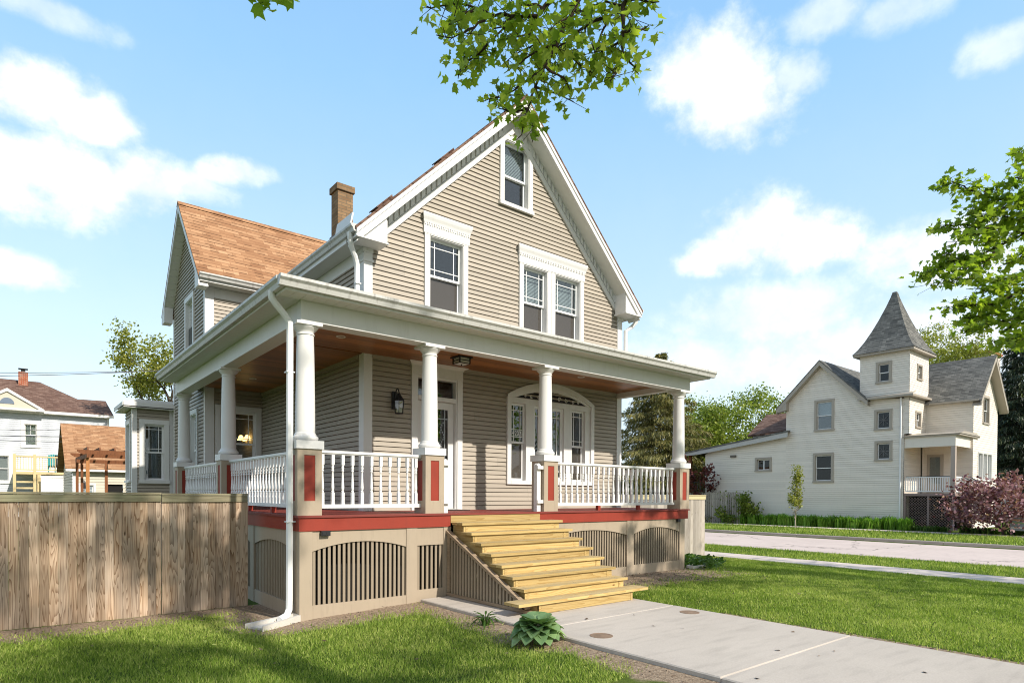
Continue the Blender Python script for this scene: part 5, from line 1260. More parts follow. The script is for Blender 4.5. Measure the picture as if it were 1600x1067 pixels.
G = root('garage', (1, 30, 0), 'small garage with orange shingle roof behind the brown pergola', 'garage')
gw_ = (-0.45, 0.10, 1.25, 2.12); gd = (0.55, 1.32, -0.1, 2.17)
b = MB(FRONT(28)); siding(b, -0.62, 3.5, -0.1, 2.86, [gw_, gd], exp=0.14, lip=0.015); b.build('wall', cream, G, recalc=False)
b = MB(LEFT(-0.75)); siding(b, lambda z: 28.01+max(0, z-2.75)*1.60, lambda z: 34.4-max(0, z-2.75)*1.60, -0.1, 4.65, [], exp=0.14); b.build('wall', cream, G, recalc=False)
ap = P_(94.2, 661, 31.2); ev = P_(99, 730, 27.7)
b = MB(); slab(b, (ap[0], 31.2, ap[2]), (5, 31.2, ap[2]), (5, 27.7, ev[2]), (ap[0], 27.7, ev[2]), 0.06); slab(b, (ap[0], 31.2, ap[2]), (ap[0], 34.7, ev[2]), (5, 34.7, ev[2]), (5, 31.2, ap[2]), 0.06); b.build('roof', orange_sh, G)
b = MB(); b.box(ap[0]+0.02, 5, 27.66, 27.75, ev[2]-0.17, ev[2]-0.065); b.box(-0.75, -0.62, 27.96, 28.0, -0.1, 2.86); b.build('fascia', white, G)
window(G, FRONT(28), *gw_, cw=0.08, muntin='grid', sill=False); MB().box(0.55, 1.32, 28.1, 28.14, -0.1, 2.2).build('dark_doorway', darkgap, G)  # near-black sheet stands in for the shade inside the opening
b = MB(); b.box(-0.44+0.06, -0.30+0.06, 27.85, 27.97, 1.95, 2.22); b.lathe(-0.31, 27.9, [(0.08, 2.22), (0.02, 2.36)], 6); b.build('coach_lamp', blackm, G)
PG = root('pergola', (0, 23, 0), 'dark brown stained pergola with one orange post in front of the garage', 'pergola')
def ppost(px, py, y, zt, w=0.10, m_=brownwood):
    p = on(px, py, 'y', y); b = MB(); b.tone = random.random(); b.box(p[0]-w/2, p[0]+w/2, y-w/2, y+w/2, -0.1, zt); b.build('post', m_, PG); return p[0]
o_post = wood('orange_post_wood', (0.42, 0.19, 0.07), (0.25, 0.10, 0.035), 'v')
xa = ppost(137, 740, 20.6, 3.25, 0.115, o_post); xb = ppost(166, 740, 22.0, 2.95, 0.10); xc = ppost(128, 740, 22.4, 3.1, 0.09); xd = ppost(120.5, 740, 24, 3.1, 0.10)
b = MB(); b.beam((xa-0.0, 20.4, 3.18), (xd, 24.2, 3.16), 0.09, 0.16); b.beam((xb-1.0, 22.05, 3.02), (xb+2.2, 22.05, 3.02), 0.08, 0.14); b.build('beam', brownwood, PG)
for k, y in enumerate((20.9, 23.6)):
    b = MB(); x0 = xa-0.32-0.04*k; b.prism([(x0, 3.36), (x0+0.16, 3.26), (x0+3.0, 3.26), (x0+3.0, 3.42), (x0, 3.42)], 'y', y-0.025, y+0.025); b.build('rafter', brownwood, PG)
for k, (x, dz) in enumerate(((0.05, 0), (0.45, 0.0), (0.95, 0), (1.5, 0))):
    b = MB(); b.prism([(21.0, 3.43), (21.25, 3.56), (24, 3.56), (24, 3.43)], 'x', xa+x-0.02, xa+x+0.03); b.build('purlin', brownwood, PG)
def wire(name, p, q, sag, lb, r=0.012):
    P = [np.array(p)+(np.array(q)-np.array(p))*t-np.array((0, 0, sag*4*t*(1-t))) for t in np.linspace(0, 1, 18)]
    b = MB(); b.tube(P, r, 5); tagd(b.build(name, paint('wire_grey', (0.10, 0.10, 0.11), 0.6), None, 60), lb, 'wire')
wire('overhead_wire', on(-120, 581, 'y', 27), on(330, 576, 'y', 34), 0.12, 'overhead wire crossing the sky left of the house, upper one', 0.016)
wire('overhead_wire', on(-120, 588, 'y', 27), on(330, 573, 'y', 34), 0.15, 'overhead wire crossing the sky left of the house, lower one', 0.016)
for k, (ya, yb, lb) in enumerate(((668, 671, 'top one of three wires in front of the pale blue house'), (676, 682, 'middle one of three wires in front of the pale blue house'), (683, 690, 'lowest of three wires in front of the pale blue house'))):
    wire('service_wire', on(-90, ya, 'y', 33), on(96, yb, 'y', 28.3), 0.05, lb, 0.014 if k != 1 else 0.02)
# ================================================================== vegetation
def rv(n): v = rng.normal(size=(n, 3)); return v/np.linalg.norm(v, axis=1)[:, None]
def leaf_frames(n, up=0.6, droop=None):
    nrm = rv(n)+np.array((0, 0, up)); nrm /= np.linalg.norm(nrm, axis=1)[:, None]
    d = rv(n)
    if droop is not None: d = d+np.array((0, 0, -droop))
    d -= nrm*(d*nrm).sum(1)[:, None]; d /= np.linalg.norm(d, axis=1)[:, None]+1e-9
    return d, np.cross(nrm, d), nrm
MAPLE = np.array([(0, -0.02), (0.16, 0.02), (0.44, 0.10), (0.34, 0.26), (0.52, 0.50), (0.26, 0.50), (0.16, 0.62), (0, 1.0), (-0.16, 0.62), (-0.26, 0.50), (-0.52, 0.50), (-0.34, 0.26), (-0.44, 0.10), (-0.16, 0.02)])
OVAL = np.array([(0, 0), (0.30, 0.35), (0.22, 0.75), (0, 1.0), (-0.22, 0.75), (-0.30, 0.35)])
RHOMB = np.array([(0, 0), (0.34, 0.5), (0, 1.0), (-0.34, 0.5)])
def leaves(C, size, shape=RHOMB, up=0.6, droop=None, fold=0.12):
    n = len(C); d, s, nrm = leaf_frames(n, up, droop); size = np.broadcast_to(size, (n,))
    V = C[:, None, :]+size[:, None, None]*(shape[None, :, 1, None]*d[:, None, :]+shape[None, :, 0, None]*s[:, None, :]+fold*np.abs(shape[None, :, 0, None])*nrm[:, None, :]*1.6)
    return V
def grow(tips, tubes, p, d, L, r, lev, maxlev, spread=0.8, up=0.15, nch=(3, 4), crook=0.18, shrink=0.62):
    """recursive limb: polyline with crooks, children along it, tips on the last level"""
    pts = [p]; rr = [r]; q = p.copy(); dd = d/np.linalg.norm(d); n = 5
    for i in range(n):
        dd = dd+rng.normal(size=3)*crook+np.array((0, 0, up*0.3)); dd /= np.linalg.norm(dd)
        q = q+dd*L/n; pts.append(q.copy()); rr.append(r*(1-0.7*(i+1)/n))
    tubes.append((pts, rr, lev))
    if lev >= maxlev:
        for t in np.linspace(0.25, 1, 5): tips.append(pts[0]+(pts[-1]-pts[0])*t+rng.normal(size=3)*L*0.05)
        return
    k = rng.integers(*nch) if nch[1] > nch[0] else nch[0]
    for i in range(k):
        j = rng.integers(2, n+1) if lev > 0 else rng.integers(1, n+1)
        c = rng.normal(size=3); c -= dd*np.dot(c, dd); c /= np.linalg.norm(c)
        nd = dd*(1-spread*0.5)+c*spread+np.array((0, 0, up))
        grow(tips, tubes, pts[j].copy(), nd, L*shrink*rng.uniform(0.8, 1.15), rr[j]*0.7, lev+1, maxlev, spread, up, nch, crook, shrink)
    grow(tips, tubes, pts[-1].copy(), dd, L*shrink, rr[-1], lev+1, maxlev, spread, up, nch, crook, shrink)
def tree(name, base, h, rad_, label, leafm, cat='tree', group=None, trunk_h=0.3, nleaf=6000, lsize=0.16, maxlev=3, spread=0.8, up=0.15, bk=None, tr=0.16, clump=0.5, shape=RHOMB, keep=None, lean=(0, 0), skip_low=0.0, tone=(0.5, 0.22), first=None, drop=0.0, keepb=None):
    Tt = root(name, base, label, cat, group)
    base = np.array(base, float); tips, tubes = [], []
    th = h*trunk_h
    P = [base+np.array((lean[0]*t, lean[1]*t, -0.15+t*(th+0.15))) + (rng.normal(size=3)*0.03*(t > 0)) for t in np.linspace(0, 1, 5)]
    tubes.append((P, [tr*(1.25-0.35*t) for t in np.linspace(0, 1, 5)], 0))
    nl = first or 6
    L = (h-th)*0.5
    for i in range(nl):
        a = i*2.4+rng.uniform(0, 0.8); el = rng.uniform(0.25, 1.0) if i else 1.4
        f = rng.uniform(0.55, 1.0) if i else 1.0
        st = P[0]+(P[-1]-P[0])*f
        dv = np.array((math.cos(a)*math.cos(el), math.sin(a)*math.cos(el), math.sin(el)))
        LL = L*(1.0 if i == 0 else (rad_/(h-th)*1.05*math.cos(el)+0.95*math.sin(el)))
        grow(tips, tubes, st.copy(), dv, LL, tr*0.55, 1, maxlev, spread, up, (2, 4), 0.2, 0.6)
    tips = np.array(tips)
    # stay within the crown's outline
    c = base+np.array((lean[0]*1.5, lean[1]*1.5, th+(h-th)*0.5))
    e = (((tips[:, :2]-c[:2])/(rad_*1.05))**2).sum(1)+((tips[:, 2]-c[2])/((h-th)*0.56))**2
    tips = tips[(e < 1.25) & (tips[:, 2] > base[2]+skip_low)]
    if keep is not None: tips = tips[keep(tips)]
    n_per = max(1, int(nleaf/len(tips)))
    C = np.repeat(tips, n_per, axis=0); ct = np.repeat(rng.normal(size=len(tips))*0.16, n_per)
    C = C+rng.normal(size=C.shape)*clump*np.array((1, 1, 0.6))*0.6
    if keep is not None: kk = keep(C); C = C[kk]; ct = ct[kk]
    tn = tone[0]+ct+rng.normal(size=len(C))*tone[1]
    V = leaves(C, lsize*rng.uniform(0.7, 1.3, len(C)), shape, 0.5, drop)
    leaf_mesh('crown', V, tn, leafm, Tt)
    b = MB()
    for pts, rr, lev in tubes:
        if lev >= 2 and (pts[-1][2] < base[2]+skip_low or (((pts[-1][:2]-c[:2])/(rad_*1.05))**2).sum()+((pts[-1][2]-c[2])/((h-th)*0.56))**2 > 1.3): continue
        kb = keepb or keep
        if kb is not None and lev > 0:
            ok = kb(np.array(pts)); m_ = len(pts) if ok.all() else int(np.argmin(ok))
            if m_ < 2: continue
            pts = pts[:m_]; rr = rr[:m_]
        b.tube(pts, [max(x, 0.006) for x in rr], 7 if lev < 2 else 4, False)
    b.build('trunk', bk or barkm, Tt, 60, recalc=False)
    return Tt
def infront(P, pad=0.0):       # how a point lies to the camera: depth, and place in the picture
    d = P-CAM; z = d@CF; return z, 800+FPX*(d@CR)/np.maximum(z, 0.01), CY-FPX*(d@CU)/np.maximum(z, 0.01)
# --- the two street maples: their low boughs reach into the view
def out_of_view(P):            # unseen crown cut to stay outside the camera frame
    z, x, y = infront(P); return (z < 0.3) | (y < -40) | (x > 1640) | (x < -60)
def bough(parent, twigs, depth, dvar, leaf_size, per_m, leafm, jitter, off, sc, r0=0.02, toney=0.5, flat=0.6, sub=0.25):
    LC, b = [], MB()
    for ti, tw in enumerate(twigs):
        dd = depth+rng.uniform(-dvar, dvar); d2 = dd+rng.uniform(-dvar, dvar)*0.5
        main = len(tw) > 7
        if main: dd = depth+dvar*0.3*(ti % 3-1); d2 = dd
        P = [at(off[0]+x/sc, off[1]+y/sc, dd+(d2-dd)*i/len(tw)) for i, (x, y) in enumerate(tw)]
        # smooth resample
        Q = []
        for a, c in zip(P, P[1:]):
            m_ = max(2, int(np.linalg.norm(c-a)/0.05))
            for t in np.linspace(0, 1, m_, endpoint=False): Q.append(a+(c-a)*t)
        Q.append(P[-1]); Q = np.array(Q)
        nn = len(Q); Q[1:-1] += rng.normal(size=(nn-2, 3))*0.006
        r1 = r0 if main else r0*0.5
        b.tube(list(Q), [max(0.0035, r1*(1-0.85*i/nn)) for i in range(nn)], 6, False)
        Lm = np.linalg.norm(P[-1]-P[0]); k = int(Lm*per_m)+6
        ts = rng.uniform(0.12 if main else 0.05, 1.0, k)**0.85
        base = Q[(ts*(nn-1)).astype(int)]
        C = base+rng.normal(size=(k, 3))*jitter*np.array((1, 1, flat)); LC.append(C)
        for i in range(0, k, 3): b.tube([base[i], C[i]], [0.004, 0.002], 4, False)
    C = np.concatenate(LC)
    V = leaves(C, leaf_size*rng.uniform(0.6, 1.25, len(C)), MAPLE, 0.9, 0.7, 0.22)
    leaf_mesh('bough_leaves', V, toney+rng.normal(size=len(C))*0.24, leafm, parent)
    b.build('bough', barkd, parent, 60, recalc=False)
M1 = tree('maple_tree', (1.1, -10.9, 0.02), 13.0, 4.5, 'street maple whose leafy bough hangs over the front gable', maple_l, trunk_h=0.46, nleaf=2400, lsize=0.16, maxlev=3, tr=0.24, clump=0.55, shape=MAPLE, keep=lambda P: out_of_view(P) & (P[:, 0] < 3.9+0.12*(P[:, 1]+10)) & (P[:, 1] < -5.0) & (P[:, 2] > 6.9), keepb=out_of_view, lean=(-0.5, 0.9), drop=0.5)  # unseen crown trimmed so its dapple falls on fence more than lawn
tw = [[(1235, -160), (1240, -60), (1225, 20), (1180, 90), (1150, 170), (1110, 245), (1070, 320), (1045, 400), (1030, 470), (1005, 515)],
      [(1230, -150), (1180, -60), (1135, 5), (1080, 60), (1010, 60), (920, 55), (860, 30), (800, 20), (720, 25), (665, 20)],
      [(1470, -120), (1460, -60), (1415, 5), (1340, 60), (1260, 95), (1190, 150), (1130, 205), (1090, 240)],
      [(1450, -110), (1440, -60), (1400, 20), (1395, 80), (1395, 120), (1390, 200), (1370, 270), (1350, 300)],
      [(1150, 170), (1210, 220), (1270, 255), (1300, 290)], [(1110, 245), (1000, 330), (930, 360), (880, 375)], [(1070, 320), (1150, 345), (1215, 375)], [(1180, 90), (1100, 150), (1000, 200), (955, 240)],
      [(920, 55), (850, 100), (770, 140), (710, 130)], [(1010, 60), (900, 160), (830, 210), (800, 280)], [(860, 30), (790, 60), (730, 110)], [(1395, 120), (1460, 110), (1490, 95)], [(1390, 200), (1440, 250), (1455, 275)],
      [(1340, 60), (1310, 150), (1290, 230), (1265, 300)], [(1420, 0), (1480, 10), (1530, 8)], [(1045, 400), (1070, 470), (1062, 525)], [(1080, 60), (1050, 120), (980, 150)], [(1225, 20), (1200, 60), (1130, 110)], [(1150, 170), (1080, 190), (1000, 240), (960, 270)],
      [(800, 20), (790, 90), (800, 150)], [(900, 160), (850, 210), (790, 240)], [(1260, 95), (1250, 160), (1210, 200)], [(1045, 400), (990, 410), (940, 400)], [(1400, 20), (1330, 10), (1260, 15)], [(1110, 245), (1180, 290), (1200, 330)], [(1000, 50), (950, 100), (900, 120)], [(1100, 30), (1000, 0), (900, -10)], [(830, 190), (800, 240), (790, 290)], [(1395, 150), (1330, 180), (1300, 200)]]
bough(M1, tw, 5.0, 0.5, 0.078, 74, maple_l, 0.085, (380, 0), 2.353, 0.022, 0.70)
def limb(parent, P, r0, r1):
    Q = []; P = [np.array(p, float) for p in P]; n = len(P)
    for i, t in enumerate(np.linspace(0, n-1.001, 20)):
        k = int(t); a = P[max(k-1, 0)]; p = P[k]; q = P[k+1]; c = P[min(k+2, n-1)]; u = t-k
        Q.append(0.5*((2*p)+(q-a)*u+(2*a-5*p+4*q-c)*u*u+(3*p-a-3*q+c)*u**3)+rng.normal(size=3)*0.012)
    b = MB(); b.tube(Q, list(np.linspace(r0, r1, 20)), 8, False); b.build('limb', barkm, parent, 60, recalc=False)
s0 = at(380+1235/2.353, -68, 5.0)
limb(M1, [(0.75, -10.3, 5.4), (0.75, -8.6, 6.9), (0.9, -6.6, 7.0), tuple(s0)], 0.09, 0.024)
limb(M1, [(0.85, -8.0, 6.95), (1.1, -6.8, 6.8), tuple(at(380+1470/2.353, -51, 5.0))], 0.04, 0.022)
limb(M1, [(0.75, -8.4, 6.9), (0.0, -6.6, 7.0), (-0.9, -4.4, 6.6), tuple(at(380+20/2.353, -25, 4.6))], 0.04, 0.012)
bough(M1, [[(10, -60), (60, -20), (70, 10)], [(120, -60), (150, -20), (160, 0)]], 4.6, 0.1, 0.105, 30, maple_l, 0.05, (380, 0), 2.353, 0.012)
M2 = tree('maple_tree', (12.2, -9.2, 0.03), 10.5, 4.2, 'maple tree reaching in from the right edge with layered bright green sprays', maple_l, trunk_h=0.24, nleaf=3000, lsize=0.17, maxlev=3, tr=0.2, clump=0.55, shape=MAPLE, keep=lambda P: (lambda z, x, y: (x > 1615) | (z < 0.3) | (y < -40))(*infront(P)), lean=(-0.2, 0.5), drop=0.5)
tw2 = [[(760, 345), (700, 330), (640, 325), (590, 320), (480, 330), (390, 310), (300, 265), (240, 240), (212, 268)], [(760, 370), (700, 380), (560, 430), (500, 445), (430, 460), (320, 450), (230, 450), (170, 490)],
       [(760, 400), (700, 420), (590, 490), (530, 520), (480, 540), (380, 600), (280, 610), (180, 655), (108, 692)], [(760, 680), (700, 700), (560, 770), (500, 800), (450, 815), (330, 820), (260, 828), (218, 852)],
       [(700, 150), (600, 165), (562, 120), (575, 85)], [(700, 640), (560, 690), (450, 712), (380, 690), (330, 700)], [(700, 860), (560, 880), (450, 900), (340, 930), (305, 960)], [(700, 950), (590, 960), (500, 990), (440, 1000)],
       [(700, 260), (560, 230), (470, 280), (420, 300), (380, 280)], [(480, 540), (430, 610), (340, 640), (260, 735)], [(380, 600), (300, 650), (240, 700), (190, 725)], [(560, 430), (480, 400), (400, 400), (330, 390)], [(700, 520), (620, 560), (560, 610), (480, 640)], [(640, 325), (560, 360), (470, 380), (420, 420)],
       [(560, 770), (480, 850), (400, 870), (320, 880)], [(700, 760), (600, 820), (540, 870)], [(700, 900), (640, 940), (560, 950)], [(480, 330), (430, 360), (340, 370)], [(280, 610), (230, 580), (200, 590)], [(600, 165), (640, 220), (700, 210)], [(560, 880), (520, 930), (480, 950)], [(700, 300), (640, 280), (600, 250)], [(560, 690), (500, 740), (420, 760), (360, 740)], [(620, 560), (700, 590), (720, 640)], [(400, 870), (350, 900), (300, 940)], [(590, 490), (540, 470), (470, 490)], [(430, 460), (380, 490), (310, 500), (270, 540)], [(700, 455), (640, 440), (590, 400)], [(700, 1000), (640, 990), (560, 1010)],
       [(430, 612), (400, 650), (360, 665)], [(640, 940), (580, 985), (520, 1005)], [(500, 445), (470, 500), (400, 530)], [(700, 820), (620, 850), (600, 900)]]
bough(M2, tw2, 9.6, 0.7, 0.10, 128, maple_l, 0.105, (1400, 200), 2.965, 0.026, 0.62, 0.4)
for (y_, z_) in ((345, 4.2), (370, 4.4), (400, 4.0), (680, 3.2)): limb(M2, [(12.2, -9.0, z_), (11.6, -8.0, z_+0.7), tuple(at(1400+760/2.965+25, 200+y_/2.965, 9.5)), tuple(at(1400+755/2.965, 200+y_/2.965, 9.6))], 0.06, 0.026)
# --- trees behind the houses
tree('ash_tree', tuple(on(276, 760, 'y', 37))[:2]+(0.0,), 16.9, 3.1, 'tree with pale young leaves rising behind the left end of the house', pale_l, nleaf=9000, lsize=0.2, maxlev=3, trunk_h=0.46, tr=0.2, clump=0.6, spread=0.9, first=10, skip_low=7.8)
q = on(186, 700, 'y', 75); tree('distant_tree', (q[0], q[1], 0), 9.5, 4.0, 'small far tree between the garage roof and the bay window', tree_l, nleaf=1500, lsize=0.4, maxlev=2, tr=0.25)
def spruce(base, h, r, label, leafm, n=9000, name='spruce_tree', keep=None, lsz=0.3):
    Tt = root(name, base, label, 'tree', None); base = np.array(base, float)
    b = MB(); b.tube([base+np.array((0, 0, z)) for z in (-0.1, h*0.5, h*0.98)], [0.22, 0.12, 0.015], 8)
    LC, DIR = [], []
    nb = 150
    for i in range(nb):
        f = i/nb; z = h*(0.05+0.94*f); L = r*(1-f)**0.75*rng.uniform(0.75, 1.15)+0.12; a = i*2.399+rng.uniform(-0.3, 0.3)
        hd = np.array((math.cos(a), math.sin(a), 0)); P = [base+np.array((0, 0, z))+hd*L*t+np.array((0, 0, L*(0.10*t-0.42*t*t+0.20*t**3))) for t in np.linspace(0, 1, 6)]
        b.tube(P, [0.03*(1-0.8*t)*(1.2-f) for t in np.linspace(0, 1, 6)], 4, False)
        k = int(n/nb*(0.3+L/r*1.3)); t = rng.uniform(0.12, 1, k); pp = np.array([np.interp(t, np.linspace(0, 1, 6), [p[j] for p in P]) for j in range(3)]).T
        side = np.cross(hd, (0, 0, 1))*rng.normal(size=(k, 1))*L*0.16*(1.1-t[:, None]*0.6); pp = pp+side; pp[:, 2] -= np.abs(rng.normal(size=k))*0.16*min(1, L)
        LC.append(pp); DIR.append(np.repeat([hd], k, 0))
    C = np.concatenate(LC); D = np.concatenate(DIR)*0.5+np.array((0, 0, -0.8))+rng.normal(size=C.shape)*0.35; D /= np.linalg.norm(D, axis=1)[:, None]
    Sd = np.cross(D, rv(len(C))); Sd /= np.linalg.norm(Sd, axis=1)[:, None]; ln = lsz*rng.uniform(0.6, 1.4, len(C))[:, None]
    V = np.stack([C, C+D*ln*0.5+Sd*ln*0.085, C+D*ln, C+D*ln*0.5-Sd*ln*0.085], 1)
    leaf_mesh('crown', V, 0.45+rng.normal(size=len(C))*0.25, leafm, Tt); b.build('trunk', barkd, Tt, 60, recalc=False)
q = on(1030, 780, 'x', 36); spruce((q[0], q[1], 0), 13.0, 6.0, 'large drooping spruce seen between the right porch column and the house', spruce_l, 52000, lsz=0.36)
q = at(1592, 700, 46); spruce((q[0], q[1], 0), 14.2, 4.4, 'tall dark spruce beside the front gable of the tower house', dspruce_l, 34000, lsz=0.36)
for (px, dep, h, r, lb, lm) in ((1112, 56, 11.0, 4.6, 'leafy green tree behind the lean-to end of the tower house', tree_l), (1165, 60, 12.6, 6.6, 'broad green tree standing above the low grey lean-to roof', tree_l), (1345, 72, 20.5, 4.5, 'pale tree top just left of the grey tower', pale_l), (1482, 66, 23.0, 5.6, 'yellow green tree top right of the grey tower roof', pale_l), (1098, 44, 5.0, 1.6, None, redmap_l)):
    q = at(px, 770, dep)
    if lb: tree('broadleaf_tree', (q[0], q[1], 0), h, r, lb, lm, nleaf=20000, lsize=0.23, maxlev=3, trunk_h=0.22, tr=0.25, clump=0.8, first=10)
q = at(1089, 770, 43); tree('maple_sapling', (q[0], q[1], 0), 5.6, 1.1, 'small red leaved tree behind the right corner pier', redmap_l, nleaf=900, lsize=0.2, maxlev=2, trunk_h=0.3, tr=0.06, clump=0.3)
# --- street side plants across the road
q = on(1240, 823, 'z', -0.06); q = (31.3, 8.65, -0.06)
tree('columnar_tree', q, 4.1, 0.55, 'slim young columnar tree in the grass strip across the road', pale_l, nleaf=1700, lsize=0.11, maxlev=2, trunk_h=0.24, tr=0.035, clump=0.18, spread=0.35, up=0.7, first=16, keep=lambda P: np.hypot(P[:, 0]-31.3, P[:, 1]-8.65) < 0.45*np.sin(np.clip((P[:, 2]-0.45)/3.9, 0.05, 0.97)*math.pi)**0.6, bk=bark('pale_bark', (0.35, 0.30, 0.24)))
q = on(1152, 813, 'x', 34.2); tree('shrub', (34.2, q[1], 0.0), 2.5, 1.25, 'green shrub against the ivory wall beside the grey picket fence', tree_l, 'shrub', nleaf=2800, lsize=0.16, maxlev=2, trunk_h=0.08, tr=0.04, clump=0.3, first=9, tone=(0.3, 0.2))
q = on(1532, 826, 'x', 33.95); tree('plum_shrub', (33.9, q[1]-0.9, 0.0), 2.6, 2.7, 'wide purple leaved shrub in front of the tower house porch steps', plum_l, 'shrub', nleaf=5200, lsize=0.17, maxlev=3, trunk_h=0.10, tr=0.07, clump=0.4, first=11, up=0.05, tone=(0.5, 0.28), spread=1.0)
def strap_bed(name, lb, x0, x1, y0, y1, h, n, leafm, cat):
    nc = n//40; cx0 = rng.uniform(x0, x1, nc); cy0 = rng.uniform(y0, y1, nc); ch0 = rng.uniform(0.65, 1.1, nc); ci = rng.integers(0, nc, n); bx = cx0[ci]+rng.normal(size=n)*0.07; by = cy0[ci]+rng.normal(size=n)*0.07; a = rng.uniform(0, 2*math.pi, n); ln = h*ch0[ci]*rng.uniform(0.6, 1.15, n); lean = rng.uniform(0.15, 0.75, n)
    d = np.stack([np.cos(a), np.sin(a), np.zeros(n)], 1); s = np.stack([-np.sin(a), np.cos(a), np.zeros(n)], 1)*0.022
    B = np.stack([bx, by, gz(bx, by)-0.02], 1); Mi = B+d*(lean*ln*0.35)[:, None]+np.array((0, 0, 1))*(ln*0.75)[:, None]; Ti = B+d*(lean*ln*0.95)[:, None]+np.array((0, 0, 1))*(ln*(1.0-0.35*lean))[:, None]
    V = np.concatenate([np.stack([B-s, B+s, Mi+s, Mi-s], 1), np.stack([Mi-s, Mi+s, Ti+s*0.2, Ti-s*0.2], 1)])
    tn = np.tile(0.5+rng.normal(size=n)*0.25, 2)
    o = leaf_mesh(name, V, tn, leafm); tagd(o, lb, cat); o['kind'] = 'stuff'
strap_bed('daylily_bed', 'long bed of green daylily leaves along the ivory wall', 33.95, 34.85, 3.9, 14.9, 0.72, 9000, lily_l, 'ground cover')
strap_bed('flower_bed', 'low mixed green plants below the porch lattice', 33.95, 34.9, -1.5, 3.9, 0.35, 2500, ivy_l, 'ground cover')
F = root('picket_fence', (34.1, 15, 0), 'grey picket fence at the far end of the ivory wall', 'fence')
b = MB(); y = 13.55
while y < 17.4: b.tone = random.random(); b.box(33.88, 33.91, y, y+0.115, -0.05, 1.98+random.uniform(-0.03, 0.03)); y += 0.165
b.build('picket', greywood, F); MB().box(33.915, 33.96, 13.5, 17.4, 0.35, 0.45).build('rail', greywood, F); MB().box(33.915, 33.96, 13.5, 17.4, 1.5, 1.6).build('rail', greywood, F)
F = root('metal_railing', (33.4, 17.7, 0), 'dark metal railing far behind the right corner pier', 'railing')
b = MB(); q0 = on(1080, 765, 'x', 36); q1 = on(1106, 766, 'x', 36); y = q1[1]-0.8
b.beam((36, q1[1]-0.8, 2.75), (36, q0[1]+1.5, 2.75), 0.05, 0.06); b.beam((36, q1[1]-0.8, 1.75), (36, q0[1]+1.5, 1.75), 0.05, 0.06)
while y < q0[1]+1.5: b.box(35.985, 36.015, y-0.015, y+0.015, 1.2, 2.75); y += 0.28
b.build('railing_panel', paint('grey_metal', (0.16, 0.15, 0.16), 0.5), F)
q = at(1094, 760, 62); G2 = root('brick_outbuilding', (q[0], q[1], 0), 'low brick outbuilding far behind the right corner pier', 'building')
z0 = at(1094, 734, 62)[2]; b = MB(); b.box(q[0]-2.5, q[0]+2.5, q[1]-2.5, q[1]+2.5, -0.1, z0); b.build('wall', redbrick, G2); b = MB(); b.box(q[0]-2.7, q[0]+2.7, q[1]-2.7, q[1]+2.7, z0, z0+0.12); b.build('roof', brown_sh, G2)
q = at(1540, 560, 110); z1 = at(1540, 550, 110)[2]; G3 = root('brick_building', (q[0], q[1], 0), 'top of a far orange brick building above the tower house roof', 'building')
b = MB(); b.box(q[0]-1.5, q[0]+4, q[1]-1.2, q[1]+2, -0.1, z1-0.5); b.build('wall', paint('pale_render', (0.5, 0.45, 0.4), 0.8), G3); b = MB(); b.box(q[0]-1.8, q[0]+4.3, q[1]-1.5, q[1]+2.3, z1-0.5, z1-0.1); b.build('roof', paint('orange_parapet', (0.45, 0.17, 0.08), 0.8), G3)
q = at(1600, 760, 52); G4 = root('grey_house', (q[0], q[1], 0), 'grey sided house half hidden behind the dark spruce', 'house')
za, zb2 = at(1590, 700, 52)[2], at(1590, 640, 52)[2]
b = MB(FRONT(q[1]-4)); siding(b, q[0]-7, q[0]+8, -0.1, za, [], exp=0.2, lip=0.02); b.build('wall', paint('grey_siding', (0.30, 0.29, 0.28), 0.6, tone=0.1), G4, recalc=False)
b = MB(LEFT(q[0]-7)); siding(b, q[1]-4, q[1]+6, -0.1, za, [], exp=0.2, lip=0.02); b.build('wall', MATS['grey_siding'], G4, recalc=False)
b = MB(); b.box(q[0]-7.1, q[0]+8, q[1]-4.1, q[1]+6, za, za+0.5); b.build('porch_beam', white, G4); b = MB(); b.prism([(q[1]-4.6, za+0.5), (q[1]+6.5, za+0.5), (q[1]+1, zb2+1.5)], 'x', q[0]-7.4, q[0]+8); b.build('roof', grey_sh, G4)
YS = root('yard_sign', tuple(on(1596, 818, 'x', 33.0)), 'striped low yard sign at the right edge across the road', 'sign'); p = on(1596, 818, 'x', 33.0)
b = MB(); b.box(33.0, 33.02, p[1]-0.9, p[1]+0.42, 0.22, 0.80); b.build('board', paint('sign_grey', (0.25, 0.28, 0.32), 0.5), YS)
for z, c_ in ((0.72, (0.55, 0.28, 0.18)), (0.58, (0.30, 0.42, 0.22)), (0.36, (0.55, 0.58, 0.60))): b = MB(); b.box(32.992, 32.9995, p[1]-0.88, p[1]+0.40, z-0.045, z+0.03); b.build('stripe', paint('sign_stripe_%d' % int(z*100), c_, 0.5), YS)
b = MB(); b.box(33.0, 33.03, p[1]+0.3, p[1]+0.34, -0.1, 0.215); b.box(33.0, 33.03, p[1]-0.8, p[1]-0.76, -0.1, 0.215); b.build('stake', blackm, YS)
